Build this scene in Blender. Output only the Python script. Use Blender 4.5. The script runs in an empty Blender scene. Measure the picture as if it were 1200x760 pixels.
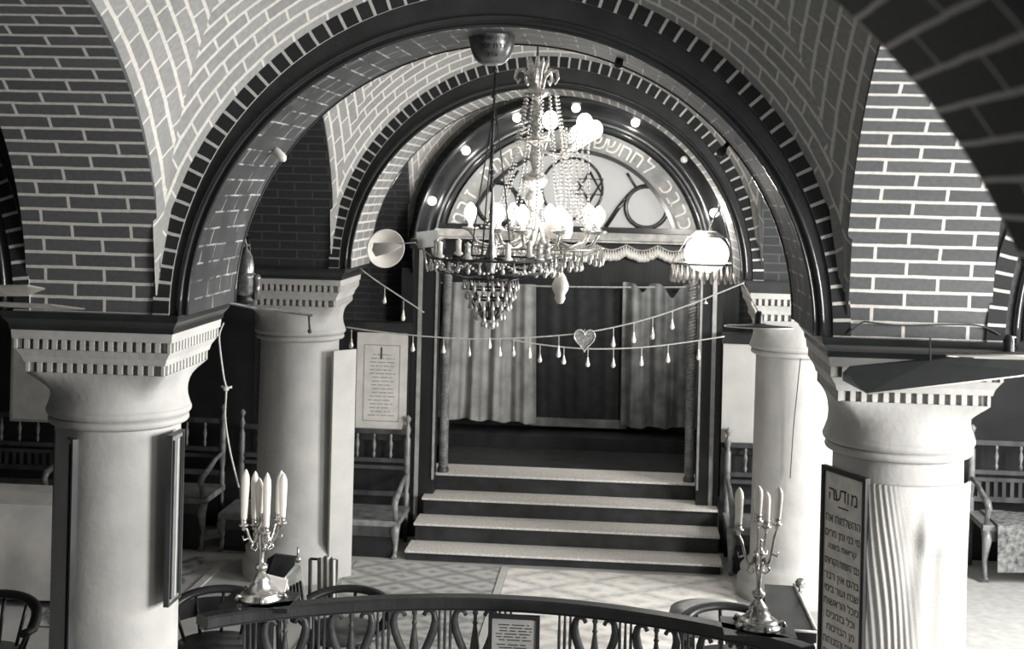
import bpy, math, random
from mathutils import Vector, Matrix
random.seed(11)
C = bpy.context.scene.collection
PI = math.pi
sin, cos = math.sin, math.cos

# ------------------------------------------------------------------ camera
CAM = Vector((.572, -6.172, 3.0)); YAW = .082; ROLL = .024; FPX = 1594.6; PPY = 219.3
_r0 = Vector((cos(YAW), sin(YAW), 0)); _f0 = Vector((-sin(YAW), cos(YAW), 0)); _u0 = Vector((0, 0, 1))
RIGHT = cos(ROLL)*_r0 + sin(ROLL)*_u0
UP = cos(ROLL)*_u0 - sin(ROLL)*_r0

def P(px, py, Y):
    """where the sight line of a photo pixel meets the plane y = Y"""
    d = _f0 + RIGHT*((px-600)/FPX) - UP*((py-PPY)/FPX)
    return CAM + d*((Y-CAM.y)/d.y)

cam = bpy.data.cameras.new('camera'); co = bpy.data.objects.new('camera', cam); C.objects.link(co)
m = Matrix.Identity(4)
for i, v in enumerate((RIGHT, UP, -_f0)):
    for j in range(3): m[j][i] = v[j]
m.translation = CAM; co.matrix_world = m
cam.sensor_width = 36; cam.sensor_fit = 'HORIZONTAL'; cam.lens = 36*FPX/1200
cam.shift_y = -(380-PPY)/1200; cam.clip_start = .05
cam.dof.use_dof = True; cam.dof.focus_distance = 8.0; cam.dof.aperture_fstop = 2.8
bpy.context.scene.camera = co
sc = bpy.context.scene
vs = sc.view_settings
vs.view_transform = 'Standard'; vs.look = 'None'; vs.gamma = 1; vs.use_curve_mapping = False; vs.exposure = 0.0
sc.cycles.max_bounces = 7; sc.cycles.diffuse_bounces = 2; sc.cycles.glossy_bounces = 3
sc.cycles.transmission_bounces = 5; sc.cycles.sample_clamp_indirect = 4
sc.cycles.use_denoising = True

# ------------------------------------------------------------------ materials
def lin(v):
    v /= 255.; return v/12.92 if v <= .04045 else ((v+.055)/1.055)**2.4
def G(v):
    """neutral tone of an old toned print: darks lean blue-green, lights lean warm"""
    t = max(0, min(1, v/235.))
    return (lin(v*(.95*(1-t)+1.02*t)), lin(v*(1.0)), lin(v*(1.03*(1-t)+.97*t)), 1)
MATS = {}
def mat(name, v, rough=.6, metal=0., noise=.12, scale=14., bump=.0, bscale=60., spec=.4, v2=None, stretch=(1, 1, 1), coat=0.):
    if name in MATS: return MATS[name]
    M = bpy.data.materials.new(name); M.use_nodes = True; n = M.node_tree.nodes; l = M.node_tree.links
    b = n['Principled BSDF']; b.inputs['Roughness'].default_value = rough; b.inputs['Metallic'].default_value = metal
    b.inputs['Specular IOR Level'].default_value = spec
    b.inputs['Coat Weight'].default_value = coat
    tc = n.new('ShaderNodeTexCoord'); mp = n.new('ShaderNodeMapping'); mp.inputs['Scale'].default_value = stretch
    l.new(tc.outputs['Object'], mp.inputs[0])
    ns = n.new('ShaderNodeTexNoise'); ns.inputs['Scale'].default_value = scale; ns.inputs['Detail'].default_value = 6
    l.new(mp.outputs[0], ns.inputs['Vector'])
    cr = n.new('ShaderNodeValToRGB'); cr.color_ramp.elements[0].position = .3; cr.color_ramp.elements[1].position = .7
    cr.color_ramp.elements[0].color = G(v*(1-noise) if v2 is None else v2); cr.color_ramp.elements[1].color = G(min(250, v*(1+noise*.4) if v2 is None else v))
    l.new(ns.outputs[0], cr.inputs[0]); l.new(cr.outputs[0], b.inputs['Base Color'])
    if bump:
        n2 = n.new('ShaderNodeTexNoise'); n2.inputs['Scale'].default_value = bscale; n2.inputs['Detail'].default_value = 4
        l.new(mp.outputs[0], n2.inputs['Vector'])
        bp = n.new('ShaderNodeBump'); bp.inputs['Strength'].default_value = bump; bp.inputs['Distance'].default_value = .01
        l.new(n2.outputs[0], bp.inputs['Height']); l.new(bp.outputs[0], b.inputs['Normal'])
    MATS[name] = M; return M
def brick(name, c1, c2, mo, bw=.262, rh=.0655, ms=.006, off=.5, patchy=None, rough=.75, spec=.3, wob=.004):
    if name in MATS: return MATS[name]
    M = bpy.data.materials.new(name); M.use_nodes = True; n = M.node_tree.nodes; l = M.node_tree.links
    b = n['Principled BSDF']; b.inputs['Roughness'].default_value = rough; b.inputs['Specular IOR Level'].default_value = spec
    tc = n.new('ShaderNodeTexCoord')
    ns0 = n.new('ShaderNodeTexNoise'); ns0.inputs['Scale'].default_value = 9; ns0.inputs['Detail'].default_value = 3
    l.new(tc.outputs['UV'], ns0.inputs['Vector'])
    ad = n.new('ShaderNodeVectorMath'); ad.operation = 'MULTIPLY_ADD'
    l.new(ns0.outputs['Color'], ad.inputs[0]); ad.inputs[1].default_value = (wob*2, wob*2, 0); l.new(tc.outputs['UV'], ad.inputs[2])
    br = n.new('ShaderNodeTexBrick'); br.offset = off; br.squash = 1
    br.inputs['Scale'].default_value = 1; br.inputs['Brick Width'].default_value = bw; br.inputs['Row Height'].default_value = rh
    br.inputs['Mortar Size'].default_value = ms; br.inputs['Mortar Smooth'].default_value = .15; br.inputs['Bias'].default_value = 0
    br.inputs['Color1'].default_value = G(c1); br.inputs['Color2'].default_value = G(c2); br.inputs['Mortar'].default_value = G(mo)
    l.new(ad.outputs[0], br.inputs['Vector'])
    ns = n.new('ShaderNodeTexNoise'); ns.inputs['Scale'].default_value = 45; ns.inputs['Detail'].default_value = 5
    l.new(tc.outputs['UV'], ns.inputs['Vector'])
    mx = n.new('ShaderNodeMix'); mx.data_type = 'RGBA'; mx.blend_type = 'MULTIPLY'; mx.inputs[0].default_value = .5
    cr = n.new('ShaderNodeValToRGB'); cr.color_ramp.elements[0].position = .3; cr.color_ramp.elements[1].position = .75
    cr.color_ramp.elements[0].color = (.55, .55, .55, 1); cr.color_ramp.elements[1].color = (1, 1, 1, 1)
    l.new(ns.outputs[0], cr.inputs[0]); l.new(cr.outputs[0], mx.inputs[7]); l.new(br.outputs['Color'], mx.inputs[6])
    out = mx.outputs[2]
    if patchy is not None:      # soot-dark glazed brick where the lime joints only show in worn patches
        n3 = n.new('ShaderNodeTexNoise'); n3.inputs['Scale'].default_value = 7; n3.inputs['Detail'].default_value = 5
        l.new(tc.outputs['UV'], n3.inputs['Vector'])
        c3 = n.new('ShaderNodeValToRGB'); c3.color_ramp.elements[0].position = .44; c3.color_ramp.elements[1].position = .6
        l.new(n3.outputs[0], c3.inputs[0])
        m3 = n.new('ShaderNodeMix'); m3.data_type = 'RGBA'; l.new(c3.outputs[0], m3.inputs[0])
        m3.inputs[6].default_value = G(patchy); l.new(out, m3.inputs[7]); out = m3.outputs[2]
    l.new(out, b.inputs['Base Color'])
    bp = n.new('ShaderNodeBump'); bp.invert = False; bp.inputs['Strength'].default_value = .5; bp.inputs['Distance'].default_value = .004
    l.new(br.outputs['Fac'], bp.inputs['Height']); l.new(bp.outputs[0], b.inputs['Normal'])
    MATS[name] = M; return M
def glow(name, v, s):
    if name in MATS: return MATS[name]
    M = bpy.data.materials.new(name); M.use_nodes = True; b = M.node_tree.nodes['Principled BSDF']
    b.inputs['Base Color'].default_value = G(v); b.inputs['Emission Color'].default_value = (1, .97, .92, 1); b.inputs['Emission Strength'].default_value = s
    MATS[name] = M; return M
def glass(name, v, rough=.08, trans=.85):
    if name in MATS: return MATS[name]
    M = bpy.data.materials.new(name); M.use_nodes = True; b = M.node_tree.nodes['Principled BSDF']
    b.inputs['Base Color'].default_value = G(v); b.inputs['Roughness'].default_value = rough; b.inputs['Transmission Weight'].default_value = trans
    b.inputs['IOR'].default_value = 1.5; MATS[name] = M; return M

plaster = mat('limewash_plaster', 188, .7, noise=.10, scale=3.5, bump=.25, bscale=25)
plasterD = mat('limewash_dentil', 194, .7, noise=.05)
dark = mat('black_stained_wood', 46, .4, noise=.3, scale=6, bump=.2, stretch=(1, 1, .2))
darkpaint = mat('black_arch_paint', 46, .45, noise=.35, scale=5, bump=.25, spec=.5)
darkgloss = mat('polished_black_moulding', 50, .22, noise=.25, scale=4, spec=.7)
wood = mat('dark_walnut', 78, .38, noise=.35, scale=9, stretch=(1, 1, .25), spec=.5)
woodL = mat('worn_walnut', 138, .35, noise=.3, scale=12, spec=.6)
silver = mat('tarnished_silver', 205, .25, metal=.8, noise=.25, scale=40)
brass = mat('dull_brass', 150, .3, metal=.8, noise=.3, scale=30)
iron = mat('dark_iron', 60, .4, metal=.5, noise=.3, scale=20)
paper = mat('aged_paper', 222, .8, noise=.08, scale=8)
paperG = mat('grey_paper', 178, .8, noise=.12, scale=8)
ink = mat('print_ink', 58, .8, noise=.1)
inkG = mat('faded_print_ink', 150, .8, noise=.15)
cloth = mat('white_cotton', 196, .85, noise=.05, scale=5, bump=.2, bscale=120)
wax = mat('candle_wax', 236, .45, noise=.03)
cord = mat('pale_cord', 190, .7, noise=.15, scale=40)
cordD = mat('dark_cable', 70, .6, noise=.15, scale=40)
enamel = mat('white_enamel', 232, .3, noise=.04, spec=.6)
enamelD = mat('dark_enamel', 96, .4, noise=.1, spec=.5)
crystal = mat('cut_crystal', 225, .08, metal=.35, noise=.35, scale=60, spec=.9)
crystalG = glass('clear_glass', 235, .05, .7)
milk = mat('milk_glass', 236, .25, noise=.04, spec=.6)
lamp_on = glow('lit_lamp', 240, 8.0)
lamp_small = glow('lit_small_bulb', 240, 6.0)
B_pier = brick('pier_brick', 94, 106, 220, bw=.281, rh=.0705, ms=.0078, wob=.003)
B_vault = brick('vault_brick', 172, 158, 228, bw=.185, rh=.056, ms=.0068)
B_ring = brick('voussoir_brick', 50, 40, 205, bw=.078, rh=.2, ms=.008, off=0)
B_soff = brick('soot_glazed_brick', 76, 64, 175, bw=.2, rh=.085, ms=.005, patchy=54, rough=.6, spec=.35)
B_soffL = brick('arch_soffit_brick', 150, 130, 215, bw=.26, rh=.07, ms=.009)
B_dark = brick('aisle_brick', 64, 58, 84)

# ------------------------------------------------------------------ mesh helpers
class MB:
    def __init__(s): s.v = []; s.f = []; s.uv = []; s.sm = []
    def face(s, pts, uv=None, smooth=False):
        i = len(s.v); s.v += [tuple(p) for p in pts]; s.f.append(tuple(range(i, i+len(pts)))); s.uv.append(uv); s.sm.append(smooth)
    def grid(s, fn, nu, nv, uvfn=None, smooth=True, closeu=False):
        i = len(s.v); nn = nu if closeu else nu+1
        for b in range(nv+1):
            for a in range(nn): s.v.append(tuple(fn(a/nu, b/nv)))
        for b in range(nv):
            for a in range(nu):
                a2 = (a+1) % nn
                s.f.append((i+b*nn+a, i+b*nn+a2, i+(b+1)*nn+a2, i+(b+1)*nn+a))
                s.uv.append([uvfn(x/nu, y/nv) for x, y in ((a, b), (a+1, b), (a+1, b+1), (a, b+1))] if uvfn else None); s.sm.append(smooth)
    def box(s, c, d, M=None):
        x, y, z = (k/2 for k in d); c = Vector(c)
        p = [Vector((sx*x, sy*y, sz*z)) for sz in (-1, 1) for sy in (-1, 1) for sx in (-1, 1)]
        p = [(M @ q if M else q)+c for q in p]
        for f, (a, b) in (((0, 2, 3, 1), (0, 1)), ((4, 5, 7, 6), (0, 1)), ((0, 1, 5, 4), (0, 2)), ((2, 6, 7, 3), (0, 2)), ((0, 4, 6, 2), (1, 2)), ((1, 3, 7, 5), (1, 2))):
            s.face([p[k] for k in f], [(p[k][a], p[k][b]) for k in f])
    def lathe(s, prof, c=(0, 0, 0), n=24, M=None, smooth=True):
        c = Vector(c)
        def fn(u, v):
            k = v*(len(prof)-1); r, z = prof[int(round(k))]
            q = Vector((r*cos(2*PI*u), r*sin(2*PI*u), z)); return (M @ q if M else q)+c
        s.grid(fn, n, len(prof)-1, closeu=True, smooth=smooth)
    def sphere(s, c, r, n=10, sq=1.0):
        s.lathe([(r*sin(PI*k/n)+1e-5, -r*sq*cos(PI*k/n)) for k in range(n+1)], c, max(8, n+2))
    def tube(s, path, r, n=8, cap=True, ell=None, upv=None):
        path = [Vector(p) for p in path]; rr = r if isinstance(r, (list, tuple)) else [r]*len(path)
        i0 = len(s.v); prev = None
        for k, p in enumerate(path):
            t = (path[min(k+1, len(path)-1)]-path[max(k-1, 0)])
            if t.length < 1e-9: t = Vector((0, 0, 1))
            t.normalize()
            if prev is None:
                a = upv.copy() if upv else (Vector((0, 0, 1)) if abs(t.z) < .9 else Vector((1, 0, 0)))
            else: a = prev
            a = (a-t*a.dot(t)).normalized(); prev = a; b = t.cross(a)
            ea, eb = ell or (1, 1)
            for j in range(n):
                w = 2*PI*(j+.5)/n; s.v.append(tuple(p+a*(cos(w)*rr[k]*ea)+b*(sin(w)*rr[k]*eb)))
        for k in range(len(path)-1):
            for j in range(n):
                s.f.append((i0+k*n+j, i0+k*n+(j+1) % n, i0+(k+1)*n+(j+1) % n, i0+(k+1)*n+j)); s.uv.append(None); s.sm.append(n > 4)
        if cap:
            for k, rev in ((0, True), (len(path)-1, False)):
                f = [i0+k*n+j for j in range(n)]; s.f.append(tuple(f[::-1] if rev else f)); s.uv.append(None); s.sm.append(False)
    def prism(s, poly, fn, t):
        """poly of 2-d points; fn(a, b, depth) gives the 3-d point; t thickness"""
        n = len(poly)
        s.face([fn(a, b, 0) for a, b in poly]); s.face([fn(a, b, t) for a, b in poly[::-1]])
        for k in range(n):
            a, b = poly[k]; c, d = poly[(k+1) % n]
            s.face([fn(a, b, 0), fn(a, b, t), fn(c, d, t), fn(c, d, 0)])
    def build(s, name, material, parent=None, off=None):
        me = bpy.data.meshes.new(name); off = Vector(off) if off else (Vector(parent.location) if parent else Vector())
        me.from_pydata([tuple(Vector(p)-off) for p in s.v], [], s.f)
        if any(u for u in s.uv):
            L = me.uv_layers.new(name='UVMap')
            for p, u in zip(me.polygons, s.uv):
                if u:
                    for li, q in zip(p.loop_indices, u): L.data[li].uv = q
        for p, k in zip(me.polygons, s.sm): p.use_smooth = k
        me.materials.append(material)
        o = bpy.data.objects.new(name, me); C.objects.link(o)
        if parent is not None: o.parent = parent
        else: o.location = off
        return o
def tag(o, label=None, cat=None, group=None, kind=None):
    for k, v in (('label', label), ('category', cat), ('group', group), ('kind', kind)):
        if v: o[k] = v
    return o
def thing(name, loc, label, cat, group=None):
    o = bpy.data.objects.new(name, None); C.objects.link(o); o.location = loc; o.empty_display_size = .1
    return tag(o, label, cat, group)
def copy_tree(o, parent=None):
    c = o.copy(); C.objects.link(c); c.parent = parent
    for ch in list(o.children): copy_tree(ch, c)
    return c
def single(name, mb, m_, label, cat, loc, group=None):
    o = mb.build(name, m_, None, off=loc); return tag(o, label, cat, group)
def fontmesh(text, size, name, m_, parent, fn, ext=.0008, maxw=None):
    """lettering as a real mesh; fn maps (x, y, z) of the text plane to the place it stands"""
    for p, q in zip('דתפףץ', 'רחכךן'): text = text.replace(p, q)     # letter forms whose outlines fill cleanly
    cu = bpy.data.curves.new(name, 'FONT'); cu.body = text; cu.size = size; cu.align_x = 'CENTER'; cu.align_y = 'CENTER'; cu.extrude = ext; cu.resolution_u = 3
    to = bpy.data.objects.new(name, cu); C.objects.link(to)
    bpy.context.view_layer.update()
    me = bpy.data.meshes.new_from_object(to.evaluated_get(bpy.context.evaluated_depsgraph_get()))
    bpy.data.objects.remove(to); me.name = name
    off = Vector(parent.location) if parent else Vector()
    wd = max(v.co.x for v in me.vertices)*2; k_ = min(1, maxw/wd) if maxw else 1
    for v in me.vertices: v.co = Vector(fn(v.co.x*k_, v.co.y, v.co.z))-off
    me.materials.clear(); me.materials.append(m_)
    o = bpy.data.objects.new(name, me); C.objects.link(o)
    if parent: o.parent = parent
    return o
def beads(path, r, step):
    """points at equal steps along a path"""
    path = [Vector(p) for p in path]; out = [path[0]]; acc = 0
    for a, b in zip(path, path[1:]):
        L = (b-a).length; d = step-acc
        while d <= L: out.append(a+(b-a)*(d/L)); d += step
        acc = (acc+L) % step
    return out

# ------------------------------------------------------------------ levels
ZS = 2.37            # springing level, top of the abaci
XI, XO = 1.56, 2.205  # inner and outer line of the nave arcades
BAYS = [(-3.5, 0.0), (.775, 3.78), (4.555, 7.4)]
ROWS = [(-4.28, -3.5), (0.0, .775), (3.78, 4.555)]

# floor and shell
def struct(name, mb, m_):
    o = mb.build(name, m_); o['kind'] = 'structure'; return o
f = MB(); f.box((0, -1.2, -.05), (11.2, 18, .1)); struct('floor', f, mat('stone_floor', 186, .75, noise=.1, scale=2.5, bump=.2))
f = MB(); f.box((0, -5.4, .006), (10.6, 8.9, .012)); single('carpet', f, mat('bounce_damping_carpet', 44, .95, noise=.3), 'unseen dark carpet added at the gallery end to soak up floor bounce', 'carpet', (0, -5.4, 0))  # out of view; added to cut light bouncing up to the vaults
f = MB(); f.box((0, -1.2, 4.8), (11.2, 18, .1)); struct('ceiling', f, darkpaint)
f = MB()
for a, b in ((-5.4, 5.4),): f.box((0, 7.55, 2.3), (11.2, .3, 5))
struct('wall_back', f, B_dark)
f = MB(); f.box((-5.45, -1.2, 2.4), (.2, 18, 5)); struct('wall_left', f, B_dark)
# right wall with real window openings
WIN = [(-6.9, -4.9), (-3.3, -1.3), (1.3, 3.3)]
f = MB(); zz = (1.3, 3.5); ys = [-10.1]+[k for w in WIN for k in w]+[7.7]
for k in range(0, len(ys), 2):
    a, b = ys[k], ys[k+1]; f.box((5.45, (a+b)/2, 2.4), (.2, b-a, 5))
for a, b in WIN:
    f.box((5.45, (a+b)/2, zz[0]/2-.05), (.2, b-a, zz[0]+.1)); f.box((5.45, (a+b)/2, (zz[1]+4.9)/2), (.2, b-a, 4.9-zz[1]))
struct('wall_right', f, B_dark)
f = MB()
f.box((-4, -10, 2.4), (3, .2, 5)); f.box((4, -10, 2.4), (3, .2, 5)); f.box((0, -10, .6), (5, .2, 1.4)); f.box((0, -10, 4.4), (5, .2, 1.0))
struct('wall_front', f, B_dark)
for k, (a, b) in enumerate(WIN):
    f = MB()
    for y in (a+.03, (a+b)/2, b-.03): f.box((5.45, y, 2.4), (.06, .06, 2.2))
    for z in (1.33, 2.0, 2.75, 3.47): f.box((5.45, (a+b)/2, z), (.05, b-a, .05))
    struct('window_%d' % (k+1), f, wood)

# ------------------------------------------------------------------ arches
_tn = [1]
def arch(name, lab, axis, c0, d0, d1, a, rise, re, soffm, outer, ztop=4.72, ring=True, facem=None, zs=ZS, grp='brick arches of the hall'):
    """axis 'x': the opening lies across x (centre c0) and the wall runs d0..d1 in y;
       axis 'y': the opening lies along y and the wall runs d0..d1 in x"""
    N = 72
    rx = re if axis == 'x' else a+.03
    W = (lambda s, d, z: (c0+s, d, z)) if axis == 'x' else (lambda s, d, z: (d, c0+s, z))
    base = Vector(W(-a-.05, (d0+d1)/2, zs))
    _tn[0] += 1
    t = thing('trim_%d' % _tn[0], base, lab, None); t['kind'] = 'structure'
    arcl = [0]
    for k in range(N):
        t0, t1 = PI*k/N, PI*(k+1)/N
        arcl.append(arcl[-1]+math.hypot(a*(cos(t1)-cos(t0)), rise*(sin(t1)-sin(t0))))
    s = MB()
    for k in range(N):
        t0, t1 = PI*k/N, PI*(k+1)/N
        p = [(a*cos(t0), zs+rise*sin(t0)), (a*cos(t1), zs+rise*sin(t1))]
        s.face([W(p[0][0], d0, p[0][1]), W(p[0][0], d1, p[0][1]), W(p[1][0], d1, p[1][1]), W(p[1][0], d0, p[1][1])],
               [(d0, arcl[k]), (d1, arcl[k]), (d1, arcl[k+1]), (d0, arcl[k+1])])
    s.build('soffit', soffm, t)
    fm = facem or darkpaint
    s = MB()
    for d in (d0, d1):
        for k in range(N):
            t0, t1 = PI*k/N, PI*(k+1)/N
            q = []
            for tt in (t0, t1):
                q.append(((a*cos(tt), zs+rise*sin(tt)), (rx*cos(tt), zs+re*sin(tt))))
            s.face([W(q[0][0][0], d, q[0][0][1]), W(q[0][1][0], d, q[0][1][1]), W(q[1][1][0], d, q[1][1][1]), W(q[1][0][0], d, q[1][0][1])])
            # spandrel up to the roof
            def up(tt):
                x = re*cos(tt); 
                return (outer*max(-1, min(1, cos(tt)*1.6)), ztop) if abs(cos(tt)) < .62 else (math.copysign(outer, cos(tt)), zs+re*sin(tt)+(ztop-zs-re*sin(tt))*max(0, 1-(abs(cos(tt))-.62)/.38))
            u0, u1 = up(t0), up(t1)
            s.face([W(q[0][1][0], d, q[0][1][1]), W(u0[0], d, u0[1]), W(u1[0], d, u1[1]), W(q[1][1][0], d, q[1][1][1])])
    s.build('arch_face', fm, t)
    if ring:
        s = MB(); r0 = re-.07
        for d, o in ((d0, -.012), (d1, .012)):
            for k in range(N):
                t0, t1 = PI*k/N, PI*(k+1)/N
                pr = [(r*cos(tt), zs+r*sin(tt)) for tt, r in ((t0, r0), (t0, re+.008), (t1, re+.008), (t1, r0))]
                s.face([W(x, d+o, z) for x, z in pr], [(t0*re, .01), (t0*re, .08), (t1*re, .08), (t1*re, .01)])
            for rr in (r0, re+.008):
                for k in range(N):
                    t0, t1 = PI*k/N, PI*(k+1)/N
                    s.face([W(rr*cos(t0), d, zs+rr*sin(t0)), W(rr*cos(t1), d, zs+rr*sin(t1)), W(rr*cos(t1), d+o, zs+rr*sin(t1)), W(rr*cos(t0), d+o, zs+rr*sin(t0))], [(0, 0)]*4)
        s.build('voussoir_band', B_ring, t)
        for d, o in ((d0, -1), (d1, 1)):
            s = MB()
            path = [W((a+.035)*cos(PI*k/60), d+o*.006, zs+(rise+.035)*sin(PI*k/60)) for k in range(61)]
            s.tube(path, .014, 6)
            path = [W((a-.0)*cos(PI*k/60), d+o*.002, zs+(rise-.0)*sin(PI*k/60)) for k in range(61)]
            s.tube(path, .009, 6)
            s.build('moulding', darkgloss, t)
    return t
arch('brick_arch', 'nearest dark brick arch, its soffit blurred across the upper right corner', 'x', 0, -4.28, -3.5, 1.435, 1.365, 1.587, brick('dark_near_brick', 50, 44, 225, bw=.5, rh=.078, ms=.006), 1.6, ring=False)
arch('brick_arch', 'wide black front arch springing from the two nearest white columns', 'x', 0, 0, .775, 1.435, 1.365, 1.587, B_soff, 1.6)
arch('brick_arch', 'second black arch with pale soffit between the two rear white columns', 'x', 0, 3.78, 4.555, 1.435, 1.365, 1.587, B_soffL, 1.6)
for s_, nm in ((-1, 'left'), (1, 'right')):
    arch('brick_arch', 'black-faced arch across the %s aisle beside the nearest %s column' % (nm, nm), 'x', s_*3.78, 0, .775, 1.435, 1.365, 1.587, B_soffL, 1.7)
    arch('brick_arch', 'dark arch across the %s aisle beside the rear %s column' % (nm, nm), 'x', s_*3.78, 3.78, 4.555, 1.435, 1.365, 1.587, B_dark, 1.7)
    for k, (y0, y1) in enumerate(BAYS):
        h = (y1-y0)/2
        xs = (-XO, -XI) if s_ < 0 else (XI, XO)
        lab = ['nearest %s arcade arch, coursed brick rising above the nearest %s column', 'middle %s arcade arch, dark brick rising above the rear %s column', 'rear %s arcade arch beside the ark, dark brick beyond the rear %s column'][k] % (nm, nm)
        arch('brick_arch', lab, 'y', (y0+y1)/2, xs[0], xs[1], h, 1.49, 1.52, B_pier if k == 0 else B_dark, h, ring=False, facem=B_dark)
# masonry cores above the columns
f = MB()
for s_ in (-1, 1):
    for (y0, y1) in ROWS:
        f.box((s_*1.89, (y0+y1)/2, 3.55), (.6, y1-y0-.02, 2.35))
struct('trim_1', f, darkpaint)

# ------------------------------------------------------------------ vaults
def vault(idx, y0, y1):
    hx, hy, yc = 1.58, (y1-y0)/2+.005, (y0+y1)/2
    kk = (1.5/hy)**2; CC = 1.58**2+2.25
    def z(x, y): return ZS+math.sqrt(max(0, CC-x*x-kk*y*y))
    s = MB(); n = 40
    for sec in range(4):
        sg = 1 if sec % 2 == 0 else -1; ax = sec//2
        def pt(a, b):
            b = max(b, 1e-3); q = (2*a-1)*b
            return (hx*q, sg*hy*b) if ax == 0 else (sg*hx*b, hy*q)
        def fn(a, b):
            x, y = pt(a, b); return (x, yc+y, z(x, y))
        def uv(a, b):
            x, y = pt(a, b)
            if ax == 0: r = math.hypot(x, z(x, y)-ZS); return (math.atan2(x, z(x, y)-ZS)*r, (hy-abs(y)))
            r = math.hypot(y, z(x, y)-ZS); return (math.atan2(y, z(x, y)-ZS)*r, (hx-abs(x)))
        s.grid(fn, n, n, uv)
    o = s.build('ceiling.%03d' % idx, B_vault); o['kind'] = 'structure'
for i, (a, b) in enumerate(BAYS): vault(i+1, a, b)
# plain dark aisle ceilings
for s_ in (-1, 1):
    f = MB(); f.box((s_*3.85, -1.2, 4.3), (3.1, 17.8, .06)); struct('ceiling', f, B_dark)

# ------------------------------------------------------------------ columns
def column(x, y, lab):
    t = thing('column', (x, y, 0), lab, 'column', 'white columns of the hall'); t['kind'] = 'thing'
    s = MB(); s.lathe([(.40, 0), (.40, .12), (.37, .14), (.38, .2), (.34, .24), (.31, .28), (.305, 1.0), (.298, 1.84)], n=48)
    s.build('shaft', plaster, t, off=(0, 0, 0))
    s = MB(); prof = []
    for zc, r, rr in ((1.822, .318, .02), (1.868, .324, .025)):
        for k in range(9): prof.append((r+rr*cos(-PI/2+PI*k/8), zc+rr*sin(-PI/2+PI*k/8)))
    s.lathe([(.29, 1.79)]+prof+[(.29, 1.91)], n=48); s.build('necking_ring', plaster, t, off=(0, 0, 0))
    lv = [(1.885, .343, 0), (1.905, .336, 0), (1.93, .328, .04), (1.955, .324, .12), (1.98, .323, .24), (2.0, .324, .38), (2.02, .326, .54), (2.04, .329, .72), (2.056, .332, .87), (2.068, .334, .97), (2.074, .336, 1), (2.074, .305, 1), (2.122, .305, 1), (2.122, .342, 1),
          (2.15, .350, 1), (2.175, .366, 1), (2.187, .374, 1), (2.187, .345, 1), (2.236, .345, 1), (2.236, .384, 1), (2.278, .388, 1)]
    s = MB(); n = 64
    def fn(u, v):
        zz_, h, k = lv[int(round(v*(len(lv)-1)))]
        # even spacing along the square's sides
        w = 2*PI*u+PI/4; c_, s_ = cos(w), sin(w); m_ = max(abs(c_), abs(s_))
        if k > .5: c_, s_ = cos(w), sin(w)
        q = (1-k)+k/m_; return (h*q*c_, h*q*s_, zz_)
    lv_all = lv; lv = lv_all[:11]; s.grid(fn, n, len(lv)-1, closeu=True, smooth=True); s.build('bell', plaster, t, off=(0, 0, 0))
    s = MB(); lv = lv_all[10:]; s.grid(fn, n, len(lv)-1, closeu=True, smooth=False); s.build('capital', plaster, t, off=(0, 0, 0))
    for zc, h, step in ((2.098, .318, .0455), (2.2115, .36, .0425)):
        s = MB(); cnt = int(2*h/step); loop = []
        o_ = h+.017
        side = [(-o_, o_), (-o_+.014, o_)]
        for k in range(1, cnt):
            p = -h+2*h*k/cnt
            side += [(p-.0115, h-.017), (p-.0115, o_), (p+.0115, o_), (p+.0115, h-.017)]
        side += [(o_-.014, o_)]
        fix = []
        for k, q_ in enumerate(side):      # notch next to the corner blocks
            fix.append(q_)
            if k == 1: fix.append((-o_+.014, h-.017))
            if k == len(side)-2: fix.append((o_-.014, h-.017))
        for r_ in range(4):
            w_ = -PI/2*r_
            loop += [(p*cos(w_)-q_*sin(w_), p*sin(w_)+q_*cos(w_)) for p, q_ in fix]
        n_ = len(loop)
        def dl(u, v):
            k = int(round(u*n_)) % n_; inner = v in (0, 1); p, q_ = loop[k]
            f_ = (h-.02)/max(abs(p), abs(q_)) if inner else 1
            return (p*f_, q_*f_, zc+(-.023 if v < .5 else .023))
        s.grid(dl, n_, 3, closeu=True, smooth=False)
        s.build('dentil_course', plasterD, t, off=(0, 0, 0))
    s = MB()
    pr = [(2.279, .392), (2.29, .396), (2.305, .396), (2.318, .404), (2.335, .418), (2.35, .424), (2.369, .424), (2.3695, .0)]
    def fn2(u, v):
        zz_, h = pr[int(round(v*(len(pr)-1)))]; w = 2*PI*(u+.125); m_ = max(abs(cos(w)), abs(sin(w))); return (h*cos(w)/m_, h*sin(w)/m_, zz_)
    s.grid(fn2, 4, len(pr)-1, closeu=True, smooth=False); s.build('abacus', darkgloss, t, off=(0, 0, 0))
    return t
column(-1.89, .3875, 'white plaster column at the near left with framed boards on its sides')
column(1.89, .3875, 'white plaster column at the near right with a cloth tied around it')
column(-1.89, 4.1675, 'white plaster column behind the left candelabrum beside the hanging poster')
column(1.89, 4.1675, 'white plaster column behind the right candelabrum')

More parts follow.
